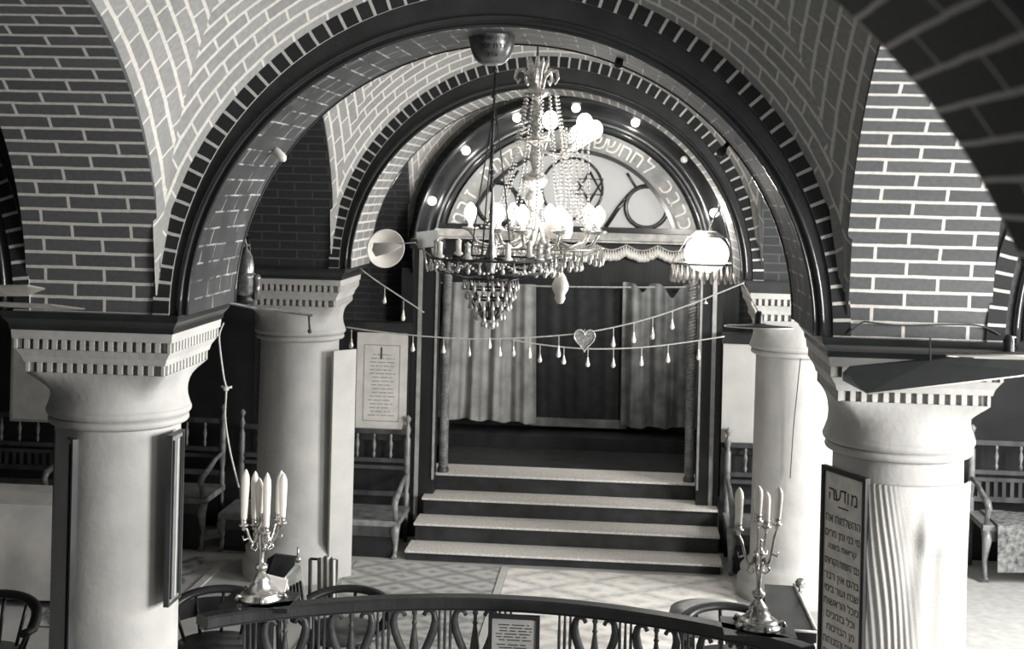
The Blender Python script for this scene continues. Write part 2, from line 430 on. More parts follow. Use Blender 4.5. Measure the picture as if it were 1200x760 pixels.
# ------------------------------------------------------------------ steps and ark
ARKX = .14
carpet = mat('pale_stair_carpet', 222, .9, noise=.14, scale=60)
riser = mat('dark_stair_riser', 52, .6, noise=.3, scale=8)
st = thing('staircase', (ARKX, 4.6, 0), 'carpeted steps rising to the curtained ark, pale treads and dark risers', 'steps')
hs = [.085, .23, .372, .52]
for k, h in enumerate(hs):
    y = 4.6+.3*k; h0 = hs[k-1] if k else 0
    wl = -1.09+.02*k; wr = 1.40-.0*k
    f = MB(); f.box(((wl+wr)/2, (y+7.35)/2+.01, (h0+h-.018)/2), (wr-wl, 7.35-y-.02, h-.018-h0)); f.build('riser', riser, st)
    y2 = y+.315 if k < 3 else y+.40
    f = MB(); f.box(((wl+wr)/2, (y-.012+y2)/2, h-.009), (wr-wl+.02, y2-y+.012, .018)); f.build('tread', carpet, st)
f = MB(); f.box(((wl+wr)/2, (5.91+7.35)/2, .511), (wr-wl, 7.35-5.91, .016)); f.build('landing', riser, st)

ark = thing('holy_ark', (ARKX, 7.25, .52), 'tall curtained ark under a lettered arch with a glazed fanlight', 'ark')
AC = Vector((.063, 7.3, 2.302+.02)); 
def arcband(mb, r0, r1, y0, y1, a0, a1, n=48, c=AC):
    for k in range(n):
        t0, t1 = a0+(a1-a0)*k/n, a0+(a1-a0)*(k+1)/n
        q = lambda r, t, y: (c.x+r*cos(t), y, c.z+r*sin(t))
        mb.face([q(r0, t0, y0), q(r0, t1, y0), q(r1, t1, y0), q(r1, t0, y0)])
        mb.face([q(r0, t0, y0), q(r0, t0, y1), q(r0, t1, y1), q(r0, t1, y0)])
        mb.face([q(r1, t0, y0), q(r1, t1, y0), q(r1, t1, y1), q(r1, t0, y1)])
    for t in (a0, a1):
        q = lambda r, y: (c.x+r*cos(t), y, c.z+r*sin(t)); mb.face([q(r0, y0), q(r1, y0), q(r1, y1), q(r0, y1)])
# outer dark ring: a cove with rolls
f = MB()
prof = [(1.275, 7.16), (1.30, 7.13), (1.33, 7.15), (1.36, 7.20), (1.40, 7.22), (1.47, 7.18), (1.51, 7.10), (1.54, 7.05), (1.56, 7.09), (1.56, 7.40)]
def fn(u, v):
    r, y = prof[int(round(v*(len(prof)-1)))]; t = -.12+(PI+.24)*u; return (AC.x+r*cos(t), y, AC.z+r*sin(t))
f.grid(fn, 64, len(prof)-1); f.build('arch_moulding', darkgloss, ark)
f = MB(); path = [(AC.x+1.345*cos(t), 7.135, AC.z+1.345*sin(t)) for t in [PI*k/60 for k in range(61)]]; f.tube(path, .012, 6); f.build('bead_moulding', mat('moulding_highlight', 120, .3), ark)  # paler bead: the gloss highlight along the ring is put into its colour
a_t = math.asin(.30/1.25); a_i = math.asin(.30/1.06)
bandm = mat('grey_lettered_band', 150, .6, noise=.2, scale=10)
f = MB(); arcband(f, 1.065, 1.262, 7.2, 7.3, .20, PI-.20); band_ = f.build('lettered_band', bandm, ark)
f = MB(); arcband(f, 1.03, 1.07, 7.16, 7.3, .24, PI-.24); f.build('band_edge', darkgloss, ark)
# Hebrew letters on the band (reading right to left along the arch)
letters = 'פרבכ לתתששרס המוקמה זבמ'
na = len(letters)
whiteink = mat('white_letter_paint', 225, .7)
f_all = None
for k, chx in enumerate(letters):
    if chx == ' ': continue
    t = .31+(PI-.62)*k/(na-1)
    def fm(x, y, z, t=t):
        r = 1.163+y; aa = t-x/1.163; return (AC.x+r*cos(aa), 7.195-z, AC.z+r*sin(aa))
    fontmesh(chx, .21, 'letter', whiteink, ark, fm, .003).parent = band_
# jambs of the wall around the fanlight and transom
f = MB()
zt = AC.z+.285
f.box((ARKX-.08, 7.2, zt-.0), (2.62, .14, .05)); f.build('transom', darkgloss, ark)
f = MB(); f.box((ARKX-.08, 7.16, zt-.065), (2.66, .1, .07)); f.box((ARKX-.08, 7.14, zt-.115), (2.66, .08, .02)); f.build('frieze', mat('pale_frieze', 190, .5, noise=.2), ark)
f = MB(); f.box((ARKX-.08, 7.22, zt-.42), (2.9, .16, .56)); f.build('head_board', dark, ark)
f = MB()
for sx in (-1, 1): f = MB(); f.box((ARKX-.08+sx*1.50, 7.22, 1.35), (.30, .2, 1.66)); f.build('jamb', dark, ark)

f = MB(); f.box((ARKX-.08, 7.36, 1.4), (2.75, .06, 1.8)); f.build('door', mat('black_ark_interior', 44, .6, noise=.2), ark)
f = MB(); f.box((ARKX-.08, 7.02, .58), (2.8, .5, .12)); f.build('plinth', dark, ark)
# fanlight panes: lit by the sky behind
pane = glow('daylit_pane', 120, .45)
f = MB(); nn = 40; a0 = math.asin(.30/1.05)
pts = [(1.05*cos(a0+(PI-2*a0)*k/nn), 1.05*sin(a0+(PI-2*a0)*k/nn)) for k in range(nn+1)]
f.prism(pts, lambda a, b, d: (AC.x+a, 7.28+d, AC.z+b), .01); fl_ = f.build('fanlight_pane', pane, ark)
f = MB()
for sx in (-1, 1):
    cx, cz, r = AC.x+sx*.735, AC.z+.515, .205
    f.tube([(cx+r*cos(2*PI*k/30), 7.26, cz+r*sin(2*PI*k/30)) for k in range(31)], .026, 6)
    f.tube([(cx-sx*.17, 7.26, cz+.12), (cx-sx*.28, 7.26, cz-.02), (cx-sx*.40, 7.26, zt+.02)], .026, 6)
    f.tube([(cx-sx*.10, 7.26, cz+.18), (cx-sx*.18, 7.26, cz+.30), (cx-sx*.2, 7.26, cz+.33)], .016, 6)
f.tube([(AC.x+.30*cos(2*PI*k/36), 7.26, AC.z+.68+.30*sin(2*PI*k/36)) for k in range(37)], .016, 6)
f.build('fanlight_tracery', darkgloss, ark).parent = fl_
# six-pointed star in the crown of the fanlight
f = MB()
for off in (PI/2, -PI/2):
    f.tube([(AC.x+.17+.15*cos(off+2*PI*k/3), 7.25, AC.z+.70+.15*sin(off+2*PI*k/3)) for k in (0, 1, 2, 0)], .016, 5)
f.build('star_tracery', dark, ark).parent = fl_
# scalloped glass garland under the frieze, its drops are parts
f = MB(); gp = []
x0, x1 = P(552, 285, 7.06).x, P(845, 285, 7.06).x; zg = zt-.135
for k in range(97):
    u = k/96; gp.append(Vector((x0+(x1-x0)*u, 7.05, zg-.055*abs(sin(u*PI*8)))))
f.tube(gp, .007, 5); f.build('garland_wire', cord, ark)
dropm = None
def dropmesh(L=.055, r=.014):
    b = MB(); b.lathe([(.0005, 0), (r*.25, -L*.2), (r*.6, -L*.5), (r, -L*.78), (r*.7, -L*.93), (.0005, -L)], n=7); return b
for k, q in enumerate(gp[1:-1:1]):
    if dropm is None: dropm = dropmesh(.11, .030).build('garland_drop', mat('garland_glass', 226, .2, noise=.2, scale=30), ark, off=(0, 0, 0)); o = dropm
    else: o = dropm.copy(); C.objects.link(o); o.parent = ark
    o.location = q-Vector(ark.location)+Vector((0, -.01, random.uniform(-.008, .004)))
# curtains
def curtain(lab, xt0, xt1, xb0, xb1, zt_, zb0, zb1, y, m_, folds, amp, top=None, seed=0, parent=None, name='curtain'):
    rr = random.Random(seed); ph = [rr.uniform(0, 6) for _ in range(4)]
    b = MB(); nu, nv = 120, 30
    def fn(off):
        def g(u, v):
            x = (xt0+(xt1-xt0)*u)*(1-v)+(xb0+(xb1-xb0)*u)*v
            a = amp*(.55+.6*v); w = sin(2*PI*folds*u+ph[0]+.5*v)+.45*sin(2*PI*folds*2.3*u+ph[1])+.3*sin(2*PI*folds*.6*u+ph[2]+v)
            z0 = zt_-(top(u) if top else 0); z1 = zb0+(zb1-zb0)*u+.012*sin(2*PI*folds*u)
            return (x, y+a*w+off, z0+(z1-z0)*v)
        return g
    b.grid(fn(0), nu, nv); b.grid(fn(.012), nu, nv)
    return b.build(name, m_, parent) if parent else tag(b.build(name, m_, None, off=((xt0+xt1)/2, y, zt_)), lab, 'curtain')
cg = mat('grey_silk_curtain', 172, .55, noise=.2, scale=6, spec=.5); cd = mat('dark_silk_curtain', 128, .5, noise=.3, scale=7, spec=.5); ck = mat('black_velvet_curtain', 50, .8, noise=.25, scale=10)
Yc = 7.0
a, b, c_, d_ = P(520, 330, Yc), P(628, 334, Yc), P(511, 489, Yc), P(628, 496, Yc)
curtain('pale grey curtain drawn to the left side of the ark', a.x, b.x, c_.x, d_.x, a.z, c_.z, d_.z, Yc, cg, 4, .03, seed=3)
a, b, c_, d_ = P(730, 333, Yc), P(824, 338, Yc), P(727, 500, Yc), P(822, 502, Yc)
curtain('darker curtain with slack top drawn to the right side of the ark', a.x, b.x, c_.x, d_.x, a.z+.02, c_.z, d_.z, Yc, cd, 3, .04, top=lambda u: .09*math.exp(-((u-.25)/.07)**2)+.14*math.exp(-((u-.62)/.09)**2), seed=8)
a, b, c_, d_ = P(600, 330, 7.12), P(745, 332, 7.12), P(600, 496, 7.12), P(745, 500, 7.12)
curtain('black inner curtain hanging between the two parted curtains of the ark', a.x, b.x, c_.x, d_.x, a.z, c_.z, d_.z, 7.12, ck, 4, .012, top=lambda u: .02*abs(sin(u*9)), seed=5)
f = MB(); q0, q1 = P(628, 492, 7.08), P(728, 499, 7.08); f.box(((q0.x+q1.x)/2, 7.09, (q0.z+q1.z)/2), (q1.x-q0.x+.1, .012, .08)); single('altar_valance', f, cd, 'narrow grey hem cloth between the lower corners of the two parted curtains', 'cloth', (q0+q1)/2)
f = MB(); q0, q1 = P(512, 331, 7.0), P(840, 336, 7.0); f.tube([q0+(q1-q0)*(k/20)-Vector((0, 0, .02*sin(PI*k/20))) for k in range(21)], .008, 6)
single('curtain_rod', f, cord, 'thin curtain rod across the ark opening', 'rod', q0)
# bulbs round the ark arch
for k, deg in enumerate((19, 42.3, 65.6, 89, 112, 135.5, 159)):
    t = math.radians(deg); p = Vector((AC.x+1.465*cos(t), 7.17, AC.z+1.465*sin(t)))
    lt = thing('light_bulb', p, ['lowest right', 'second from right', 'third from right', 'topmost', 'third from left', 'second from left', 'lowest left'][k]+' of the round bulbs set in the black arch around the ark', 'light bulb', 'round bulbs on the ark arch')
    b = MB(); b.lathe([(.03, 0), (.034, .02), (.02, .05)], p, 12, Matrix.Rotation(PI/2, 3, 'X')); b.build('socket', iron, lt)
    b = MB(); b.sphere(p+Vector((0, -.06, 0)), .042 if k not in (1,) else .035, 10); b.build('bulb', lamp_small if k not in (1,) else milk, lt)
# tall dark posts and rope columns at the front of the landing
for s_, (xa, xb) in ((-1, (-1.2, -.985)), (1, (1.235, 1.42))):
    nm = 'left' if s_ < 0 else 'right'
    t = thing('timber_post', ((xa+xb)/2, 5.42, .0), 'tall dark timber post with pale edge beads at the %s end of the steps' % nm, 'post', 'posts flanking the ark steps')
    b = MB(); b.box(((xa+xb)/2, 5.42, 1.26), (xb-xa, .16, 2.52)); b.box(((xa+xb)/2, 5.42, 2.5), (xb-xa+.06, .22, .08)); b.build('post', dark, t)
    b = MB(); e = xa+.065 if s_ < 0 else xb-.065; b.box((e, 5.335, 1.3), (.034, .014, 2.3)); b.build('edge_bead', mat('pale_edge_bead', 176, .35), t)
    b = MB(); e = xb-.008 if s_ < 0 else xa+.008; b.box((e, 5.33, 1.45), (.018, .02, 1.9)); b.build('edge_bead', MATS['pale_edge_bead'], t)
    xr = xb+.05 if s_ < 0 else xa-.05
    t = thing('rope_column', (xr, 5.56, .52), 'slim rope-twisted column inside the %s post of the ark' % nm, 'column', 'rope columns of the ark')
    b = MB()
    for q in range(3):
        b.tube([(xr+.022*cos(w+q*2*PI/3), 5.56+.022*sin(w+q*2*PI/3), .56+1.72*k/240) for k, w in ((k, k*2*PI/12.) for k in range(241))], .022, 6)
    b.build('twisted_shaft', woodL, t)
    b = MB(); b.lathe([(.05, .52), (.05, .55), (.035, .57)], (xr, 5.56, 0), 14); b.lathe([(.035, 2.27), (.05, 2.3), (.05, 2.36), (.001, 2.36)], (xr, 5.56, 0), 14); b.build('base_and_cap', wood, t)
# low screens either side of the steps
for s_, (xa, xb) in ((-1, (-2.3, -1.21)), (1, (1.43, 2.6))):
    nm = 'left' if s_ < 0 else 'right'
    t = thing('wooden_screen', ((xa+xb)/2, 5.3, 0), 'low dark wooden screen carrying a white sheet, %s of the steps' % nm, 'screen', 'screens flanking the ark')
    b = MB(); b.box(((xa+xb)/2, 5.3, .87), (xb-xa, .07, 1.74)); b.build('panel', dark, t)
    b = MB(); b.box(((xa+xb)/2, 5.28, 1.79), (xb-xa+.04, .18, .08)); b.build('cap_rail', darkgloss, t); b = MB(); b.box(((xa+xb)/2, 5.25, .86), (xb-xa, .06, .05)); b.build('rail', darkgloss, t)
# hung sheets
def frame_panel(name, lab, cat, tl, tr, height, m_paper, fw=.0, fm=None, thick=.02, border=None, group=None):
    """upright flat panel: top-left, top-right points and a height; returns its Empty and a local mapper"""
    tl, tr = Vector(tl), Vector(tr); tr = Vector((tr.x, tr.y, tl.z)) if abs(tr.z-tl.z) < .4 else tr
    ux = (tr-tl).normalized(); W = (tr-tl).length; nrm = Vector((ux.y, -ux.x, 0)).normalized()
    t = thing(name, (tl+tr)/2-Vector((0, 0, height)), lab, cat, group)
    M = lambda a, b, d=0: tl+ux*a-Vector((0, 0, b))+nrm*d
    b = MB(); b.prism([(0, 0), (W, 0), (W, height), (0, height)], lambda p, q, d: M(p, q, d), -thick); b.build('sheet', m_paper, t)
    if fw:
        for (a0, b0, a1, b1) in ((-fw, -fw, W+fw, 0), (-fw, height, W+fw, height+fw), (-fw, 0, 0, height), (W, 0, W+fw, height)):
            b = MB(); b.prism([(a0, b0), (a1, b0), (a1, b1), (a0, b1)], lambda p, q, d: M(p, q, .008+d), -thick-.006); b.build('frame', fm or dark, t)
    return t, M, W
def lines(t, M, x0, x1, ys, m_, th=.006, jag=0, seed=0, name='print'):
    rr = random.Random(seed); b = MB()
    for y in ys:
        x = x0+rr.uniform(0, jag); e = x1-rr.uniform(0, jag)
        while x < e-.01:
            w = min(e-x, rr.uniform(.02, .07)); b.prism([(x, y), (x+w, y), (x+w, y+th), (x, y+th)], lambda p, q, d: M(p, q, .0015+d), -.002); x += w+.012
    return b.build(name, m_, t)
t, M, W = frame_panel('poster', 'pale printed poster with ruled border above the left bench by the ark', 'poster', P(419, 389, 5.2), P(478, 391, 5.2), .84, paper)
lines(t, M, .09, W-.09, [.18+.032*k for k in range(17)], inkG, .007, .05, 2)
b = MB()
for (a0, b0, a1, b1) in ((.06, .10, W-.06, .106), (.06, .74, W-.06, .746), (.06, .10, .066, .74), (W-.066, .10, W-.06, .74)):
    b.prism([(a0, b0), (a1, b0), (a1, b1), (a0, b1)], lambda p, q, d: M(p, q, .0015+d), -.002)
b.build('ruled_border', inkG, t)
b = MB(); b.prism([(W*.47, .12), (W*.5, .12), (W*.5, .22), (W*.47, .22)], lambda p, q, d: M(p, q, .003+d), -.003); b.build('emblem', ink, t)
t, M, W = frame_panel('poster', 'plain white sheet on the screen between the ark and the rear right column', 'poster', P(848, 396, 5.2), P(900, 398, 5.2), .86, cloth)
t, M, W = frame_panel('poster', 'large white board beside the near left column in the left aisle', 'board', P(17, 387, 4.9), P(72, 389, 4.9), .74, paper, .02, paperG)

# ------------------------------------------------------------------ boards on the columns
def column_board(lab, cx, cy, ang, w, ztop, zbot, m_face, fw, r=.33, fm=None):
    n = Vector((cos(ang), sin(ang), 0)); ux = Vector((-n.y, n.x, 0)); ctr = Vector((cx, cy, ztop))+n*r
    return frame_panel('notice_board', lab, 'notice board', ctr-ux*w/2, ctr+ux*w/2, ztop-zbot, m_face, fw, fm or dark)
flute = mat('fluted_grey_board', 128, .6, noise=.15)
def fluted(lab, tl, tr, h):
    t, M, W = frame_panel('notice_board', lab, 'notice board', tl, tr, h, flute, .010, wood)
    for k in range(3):
        a_ = W*(k+.5)/3; b = MB(); b.prism([(a_-.006, .02), (a_+.006, .02), (a_+.006, h-.02), (a_-.006, h-.02)], lambda p, q, d: M(p, q, .008+d), -.01); b.build('flute', dark if k != 1 else cloth, t)
fluted('narrow fluted board on the right side of the near left column', P(201, 512, .17), P(214, 512, .33), .80)
fluted('narrow dark fluted board on the left side of the near left column', P(66, 506, .29), P(87, 506, .08), 1.4)
frame_panel('notice_board', 'tall bare white board standing beside the rear left column', 'board', (-1.573, 3.93, 1.735), (-1.435, 4.10, 1.735), 1.73, cloth, 0)
t, M, W = frame_panel('notice_board', 'black framed Hebrew notice on the near right column', 'notice board', (1.555, .375, 1.70), (1.69, .115, 1.70), 1.075, paperG, .022, dark)
def tm(M, cx, cy):
    return lambda x, y, z: M(cx+x, cy-y, .001+z)
b = MB(); b.prism([(.012, .0), (W-.012, .0), (W-.012, 1.0), (.012, 1.0)], lambda p, q, d: M(p, q, .002+d), -.003); b.build('paper', mat('notice_paper', 230, .8, noise=.1), t)
def tm2(cx, cy): return lambda x, y, z: M(cx+x, cy-y, .003+z)
rows = [('תא תומלשהה', .052, .215), ('םידמ ןמו ינפ ימ', .047, .285), ('הנשב תואירק', .036, .345), ('םיארוקה תומשה דבכ', .046, .415),
        ('רבד ןיא םהב', .046, .485), ('ימיב דועו תבש', .046, .545), ('תושארה לכמ', .046, .605), ('םינמזב לכו', .046, .665), ('תוכרבה ןמ', .044, .725), ('תוחונמהו םימיה', .048, .785), ('םינבה לכל תאז', .046, .845), ('העדומה ףוס', .044, .90)]
for chx, cx_ in (('ה', -.088), ('ע', -.042), ('ו', .036), ('מ', .083)):
    fontmesh(chx, .088, 'lettering', ink, t, tm2(W/2+cx_, .10), .0006)
b = MB()      # the dalet: a bar with a stem set in from its right end
for (a0, b0, a1, b1) in ((-.020, .070, .022, .078), (.008, .078, .016, .124)):
    b.prism([(W/2+a0, b0), (W/2+a1, b0), (W/2+a1, b1), (W/2+a0, b1)], lambda p, q, d: M(p, q, .0035+d), -.003)
b.build('lettering', ink, t)
for tx, sz, yy in rows:
    fontmesh(tx, sz*1.1, 'lettering', ink, t, tm2(W/2, yy), .0006, W-.035)
b = MB(); b.prism([(W*.36, .150), (W*.64, .150), (W*.62, .156), (W*.38, .156)], lambda p, q, d: M(p, q, .0035+d), -.002); b.build('rule', ink, t)
# cloth tied round the near right column
b = MB()
cxx, cyy = 1.89, .3875
def cl(off):
    def g(u, v):
        a = math.radians(240+96*u); z = 1.70-1.30*v
        pin = (math.exp(-((u-.02)/.10)**2)); knot = math.exp(-((u-.42)/.07)**2-((v-.17)/.05)**2)
        fold = .0042*sin(98*(u+.05)/(.45+.6*v)+2*v+1.3*sin(7*v+9*u))*math.exp(-((u-.05-.22*v)/(.10+.12*v))**2)+.008*sin(22*(u-.45)/(.4+v)+1.5+5*v)*math.exp(-((u-.5)/.17)**2)*min(1, v*5)*(1-.5*v)+.010*math.exp(-((v-.215-.06*abs(u-.5))/.012)**2)*math.exp(-((u-.55)/.16)**2)
        drape = .015*sin(PI*u)*v
        r = .322+off+fold+drape+.006*sin(9*u+5*v)+.02*knot
        a2 = a-.12*pin*(1-v)
        return (cxx+r*cos(a2), cyy+r*sin(a2), z)
    return g
b.grid(cl(.012), 130, 60); b.grid(cl(.004), 130, 60)
cloth_o = b.build('draped_cloth', cloth, None, off=(cxx, cyy-.33, 1.7)); tag(cloth_o, 'thin white cotton cloth gathered around the near right column', 'cloth')

# ------------------------------------------------------------------ rugs
def rug(lab, pts, m_, z, fringe=True):
    c = Vector((sum(p[0] for p in pts)/4, sum(p[1] for p in pts)/4, 0))
    t = thing('rug', (c.x, c.y, 0), lab, 'rug', 'rugs on the floor')
    b = MB()
    lo = [Vector((p[0], p[1], z)) for p in pts]
    e1 = (lo[1]-lo[0]).length; e2 = (lo[3]-lo[0]).length
    def fn(u, v):
        p = (lo[0]*(1-u)+lo[1]*u)*(1-v)+(lo[3]*(1-u)+lo[2]*u)*v
        return (p.x, p.y, z+.0015*sin(13*u+4*v))
    b.grid(fn, 20, 12, lambda u, v: (u*e1, v*e2))
    b.box((c.x, c.y, z/2-.001), (.3, .3, max(.002, z-.003)))
    b.build('pile', m_, t)
    return t
def rugmat(name, a, b_, c_, sx, sy, border=None):
    M = bpy.data.materials.new(name); M.use_nodes = True; n = M.node_tree.nodes; l = M.node_tree.links; bs = n['Principled BSDF']; bs.inputs['Roughness'].default_value = .95
    tc = n.new('ShaderNodeTexCoord'); mp = n.new('ShaderNodeMapping'); mp.inputs['Scale'].default_value = (sx, sy, 1); l.new(tc.outputs['UV'], mp.inputs[0])
    sep = n.new('ShaderNodeSeparateXYZ'); l.new(mp.outputs[0], sep.inputs[0])
    def mth(op, *i, **k):
        q = n.new('ShaderNodeMath'); q.operation = op
        for j, v in enumerate(i):
            if isinstance(v, (int, float)): q.inputs[j].default_value = v
            else: l.new(v, q.inputs[j])
        return q.outputs[0]
    ax = mth('ABSOLUTE', mth('SUBTRACT', mth('FRACT', sep.outputs[0]), .5)); ay = mth('ABSOLUTE', mth('SUBTRACT', mth('FRACT', sep.outputs[1]), .5))
    dsum = mth('ADD', ax, ay); wv = mth('PINGPONG', mth('MULTIPLY', dsum, 4.0), 1.0)
    ns = n.new('ShaderNodeTexNoise'); ns.inputs['Scale'].default_value = 14; ns.inputs['Detail'].default_value = 5; l.new(tc.outputs['UV'], ns.inputs['Vector'])
    vo = n.new('ShaderNodeTexVoronoi'); vo.inputs['Scale'].default_value = 16; l.new(tc.outputs['UV'], vo.inputs['Vector'])
    mix = mth('ADD', mth('MULTIPLY', wv, .55), mth('ADD', mth('MULTIPLY', ns.outputs[0], .35), mth('MULTIPLY', vo.outputs['Distance'], .35)))
    cr = n.new('ShaderNodeValToRGB'); e = cr.color_ramp.elements; e[0].position = .3; e[0].color = G(a); e[1].position = .85; e[1].color = G(c_); q = e.new(.55); q.color = G(b_)
    l.new(mix, cr.inputs[0]); l.new(cr.outputs[0], bs.inputs['Base Color']); return M
rA = rugmat('flowered_rug_pile', 138, 162, 190, 2.4, 3.1); rB = rugmat('diamond_rug_pile', 184, 212, 232, 1.5, 2.2); rC = rugmat('aisle_rug_pile', 96, 150, 190, 3, 2)
rug('grey flowered rug on the left of the floor before the steps', [(-1.47, 2.2), (-.33, 2.2), (-.31, 4.52), (-1.47, 4.52)], rA, .008)
b = MB(); b.box((-.29, 3.37, .007), (.05, 2.3, .014)); single('rug_edge_strip', b, cloth, 'white selvedge strip where the two rugs before the steps meet', 'strip', (-.29, 3.37, 0))
rug('pale rug with diamond pattern on the right before the steps', [(-.26, 2.2), (1.47, 2.2), (1.47, 4.5), (-.26, 4.5)], rB, .009)
rug('patterned rug with a white border in the left aisle', [(-3.3, 2.6), (-2.55, 2.6), (-2.65, 4.4), (-3.35, 4.4)], rC, .008)
b = MB(); b.box((-2.49, 3.5, .006), (.06, 1.8, .012)); single('rug_edge_strip', b, cloth, 'white selvedge strip along the left aisle rug', 'strip', (-2.49, 3.5, 0))
b = MB(); b.box((3.7, 3.4, .006), (2.8, 2.6, .012)); single('floor_mat', b, mat('pale_mat', 176, .9, noise=.08), 'plain pale mat under the bench in the right aisle', 'mat', (3.7, 3.4, 0))

# ------------------------------------------------------------------ benches
def bench(loc, rot, w, lab, seat_h=.42, back_h=1.0, depth=.5, n_sp=7, slats=True, arms=(1, 1), draped=False, panel_base=False, knob=True):
    t = thing('bench', loc, lab, 'bench', 'turned wooden benches along the walls')
    t.rotation_euler = (0, 0, rot)
    def bd(mb, nm, m_): o = mb.build(nm, m_, None, off=(0, 0, 0)); o.location = (0, 0, 0); o.parent = t; return o
    x0, x1 = -w/2, w/2; yb = depth
    b = MB(); b.box((0, depth/2, seat_h-.02), (w, depth, .045)); bd(b, 'seat', woodL)
    b = MB(); b.box((0, .02, seat_h-.08), (w-.06, .03, .09)); bd(b, 'apron', wood)
    if panel_base: b = MB(); b.box((0, .05, seat_h/2-.05), (w-.04, .03, seat_h-.1)); bd(b, 'base_panel', dark)
    for x in (x0+.03, x1-.03):
        b = MB(); z = seat_h
        b.lathe([(.022, z-.02), (.024, z+.1), (.016, z+.12), (.026, z+.2), (.026, back_h-.12), (.016, back_h-.1), (.028, back_h-.04), (.016, back_h), (.012, back_h+.02), (.026, back_h+.045), (.026, back_h+.06), (.001, back_h+.085)], (x, yb, 0), 10)
        bd(b, 'post', woodL)
        b = MB(); b.tube([(x, yb-.02, seat_h), (x, yb, seat_h*.5), (x, yb, 0)], [.025, .02, .018], 8); bd(b, 'leg', wood)
        b = MB(); b.tube([(x, .04, seat_h-.03), (x, .0, seat_h*.72), (x, .05, seat_h*.35), (x, .02, .03), (x, -.02, .012)], [.04, .036, .02, .018, .022], 8); bd(b, 'leg', woodL)
    b = MB()
    for z, h in ((back_h-.06, .04), (back_h-.30, .035), (back_h-.36, .03), (seat_h+.1, .04)): b.box((0, yb, z), (w-.06, .03, h))
    bd(b, 'back_rail', wood)
    for k in range(n_sp):
        x = x0+.03+(w-.06)*(k+1)/(n_sp+1); z = back_h-.28; b = MB()
        H = .2; b.lathe([(.008, z), (.016, z+.15*H), (.008, z+.25*H), (.018, z+.55*H), (.008, z+.8*H), (.014, z+.9*H), (.008, z+H)], (x, yb, 0), 8); bd(b, 'spindle', woodL)
    if slats:
        ns = int(w/.07)
        for k in range(ns):
            x = x0+.06+(w-.12)*(k+.5)/ns; b = MB(); b.box((x, yb, (seat_h+.1+back_h-.36)/2), (.03, .012, back_h-.46-seat_h)); bd(b, 'slat', wood)
    for s_, on in ((x0+.03, arms[0]), (x1-.03, arms[1])):
        if on:
            b = MB(); b.tube([(s_, yb, seat_h+.27), (s_, yb*.6, seat_h+.25), (s_, yb*.25, seat_h+.2), (s_, .0, seat_h+.18), (s_, -.04, seat_h+.14), (s_, -.01, seat_h+.10), (s_, .02, seat_h)], [.018, .02, .024, .028, .026, .022, .02], 8); bd(b, 'armrest', woodL)
    if draped:
        b = MB()
        def g(u, v):
            x = x0+.1+(w-.16)*u
            if v < .5: return (x, depth*.95-(depth+.0)*v*2, seat_h+.01+.006*sin(20*u))
            return (x, -.04-.02*sin(14*u+2)*((v-.5)*2), seat_h+.01-(v-.5)*2*(seat_h-.08))
        b.grid(g, 40, 20); g2 = lambda u, v: tuple(Vector(g(u, v))+Vector((0, -.006, .006))); b.grid(g2, 40, 20); bd(b, 'seat_cloth', mat('patterned_seat_cloth', 128, .9, noise=.5, scale=25))
    return t
bench((-1.9, 4.62, .0), 0, 1.48, 'low dark bench with turned spindles left of the ark steps', .30, .98, .55, 9, False, (0, 1), False, True)
bench((2.2, 4.62, .0), 0, 1.5, 'dark bench with turned spindles right of the ark steps', .36, .98, .55, 9, False, (1, 0), False, True)
bench((4.14, 4.72, .012), 0, 1.42, 'carved wooden bench with a patterned cloth in the right aisle', .44, 1.06, .5, 6, True, (1, 1), True)
bench((-3.32, 4.6, .0), 0, 1.16, 'dark wooden bench in the shadow between the two left columns', .42, 1.02, .55, 6, False, (1, 1), False, True)
bench((-4.75, 4.5, .0), 0, 1.5, 'dark wooden bench at the far end of the left aisle', .42, 1.02, .55, 8, True, (1, 1), False, True)
# aisle back walls behind the benches
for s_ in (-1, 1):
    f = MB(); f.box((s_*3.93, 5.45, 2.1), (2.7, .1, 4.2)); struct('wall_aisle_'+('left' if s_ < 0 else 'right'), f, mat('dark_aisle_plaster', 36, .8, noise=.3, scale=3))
# white table in the left aisle
t = thing('table', (-3.7, 3.3, 0), 'table under a plain pale cloth at the left edge', 'table')
b = MB(); b.box((-3.7, 3.3, .69), (1.5, .58, .03)); b.build('tabletop', wood, t)
for sx in (-1, 1):
    for sy in (-1, 1):
        b = MB(); b.tube([(-3.7+sx*.68, 3.3+sy*.25, .69), (-3.7+sx*.68, 3.3+sy*.25, .012)], .025, 8); b.build('leg', wood, t)
b = MB()
def g(u, v):
    w = u*4; k = int(w) % 4; fr = w-int(w); cs = [(-1, -1), (1, -1), (1, 1), (-1, 1)]; a, c = cs[k], cs[(k+1) % 4]
    x, y = a[0]+(c[0]-a[0])*fr, a[1]+(c[1]-a[1])*fr
    if v < .1: return (-3.7+x*.76*v*10, 3.3+y*.30*v*10, .712)
    e = (v-.1)/.9; return (-3.7+x*(.765+.008*sin(u*90)*e), 3.3+y*(.305+.008*sin(u*90)*e), .71-e*.66)
b.grid(g, 160, 20, closeu=True, smooth=False); tag(b.build('tablecloth', mat('pink_white_cloth', 214, .85, noise=.12, scale=4), None, off=(-3.7, 3.3, .79)), 'plain pale cloth hanging to the floor over the left edge table', 'tablecloth')

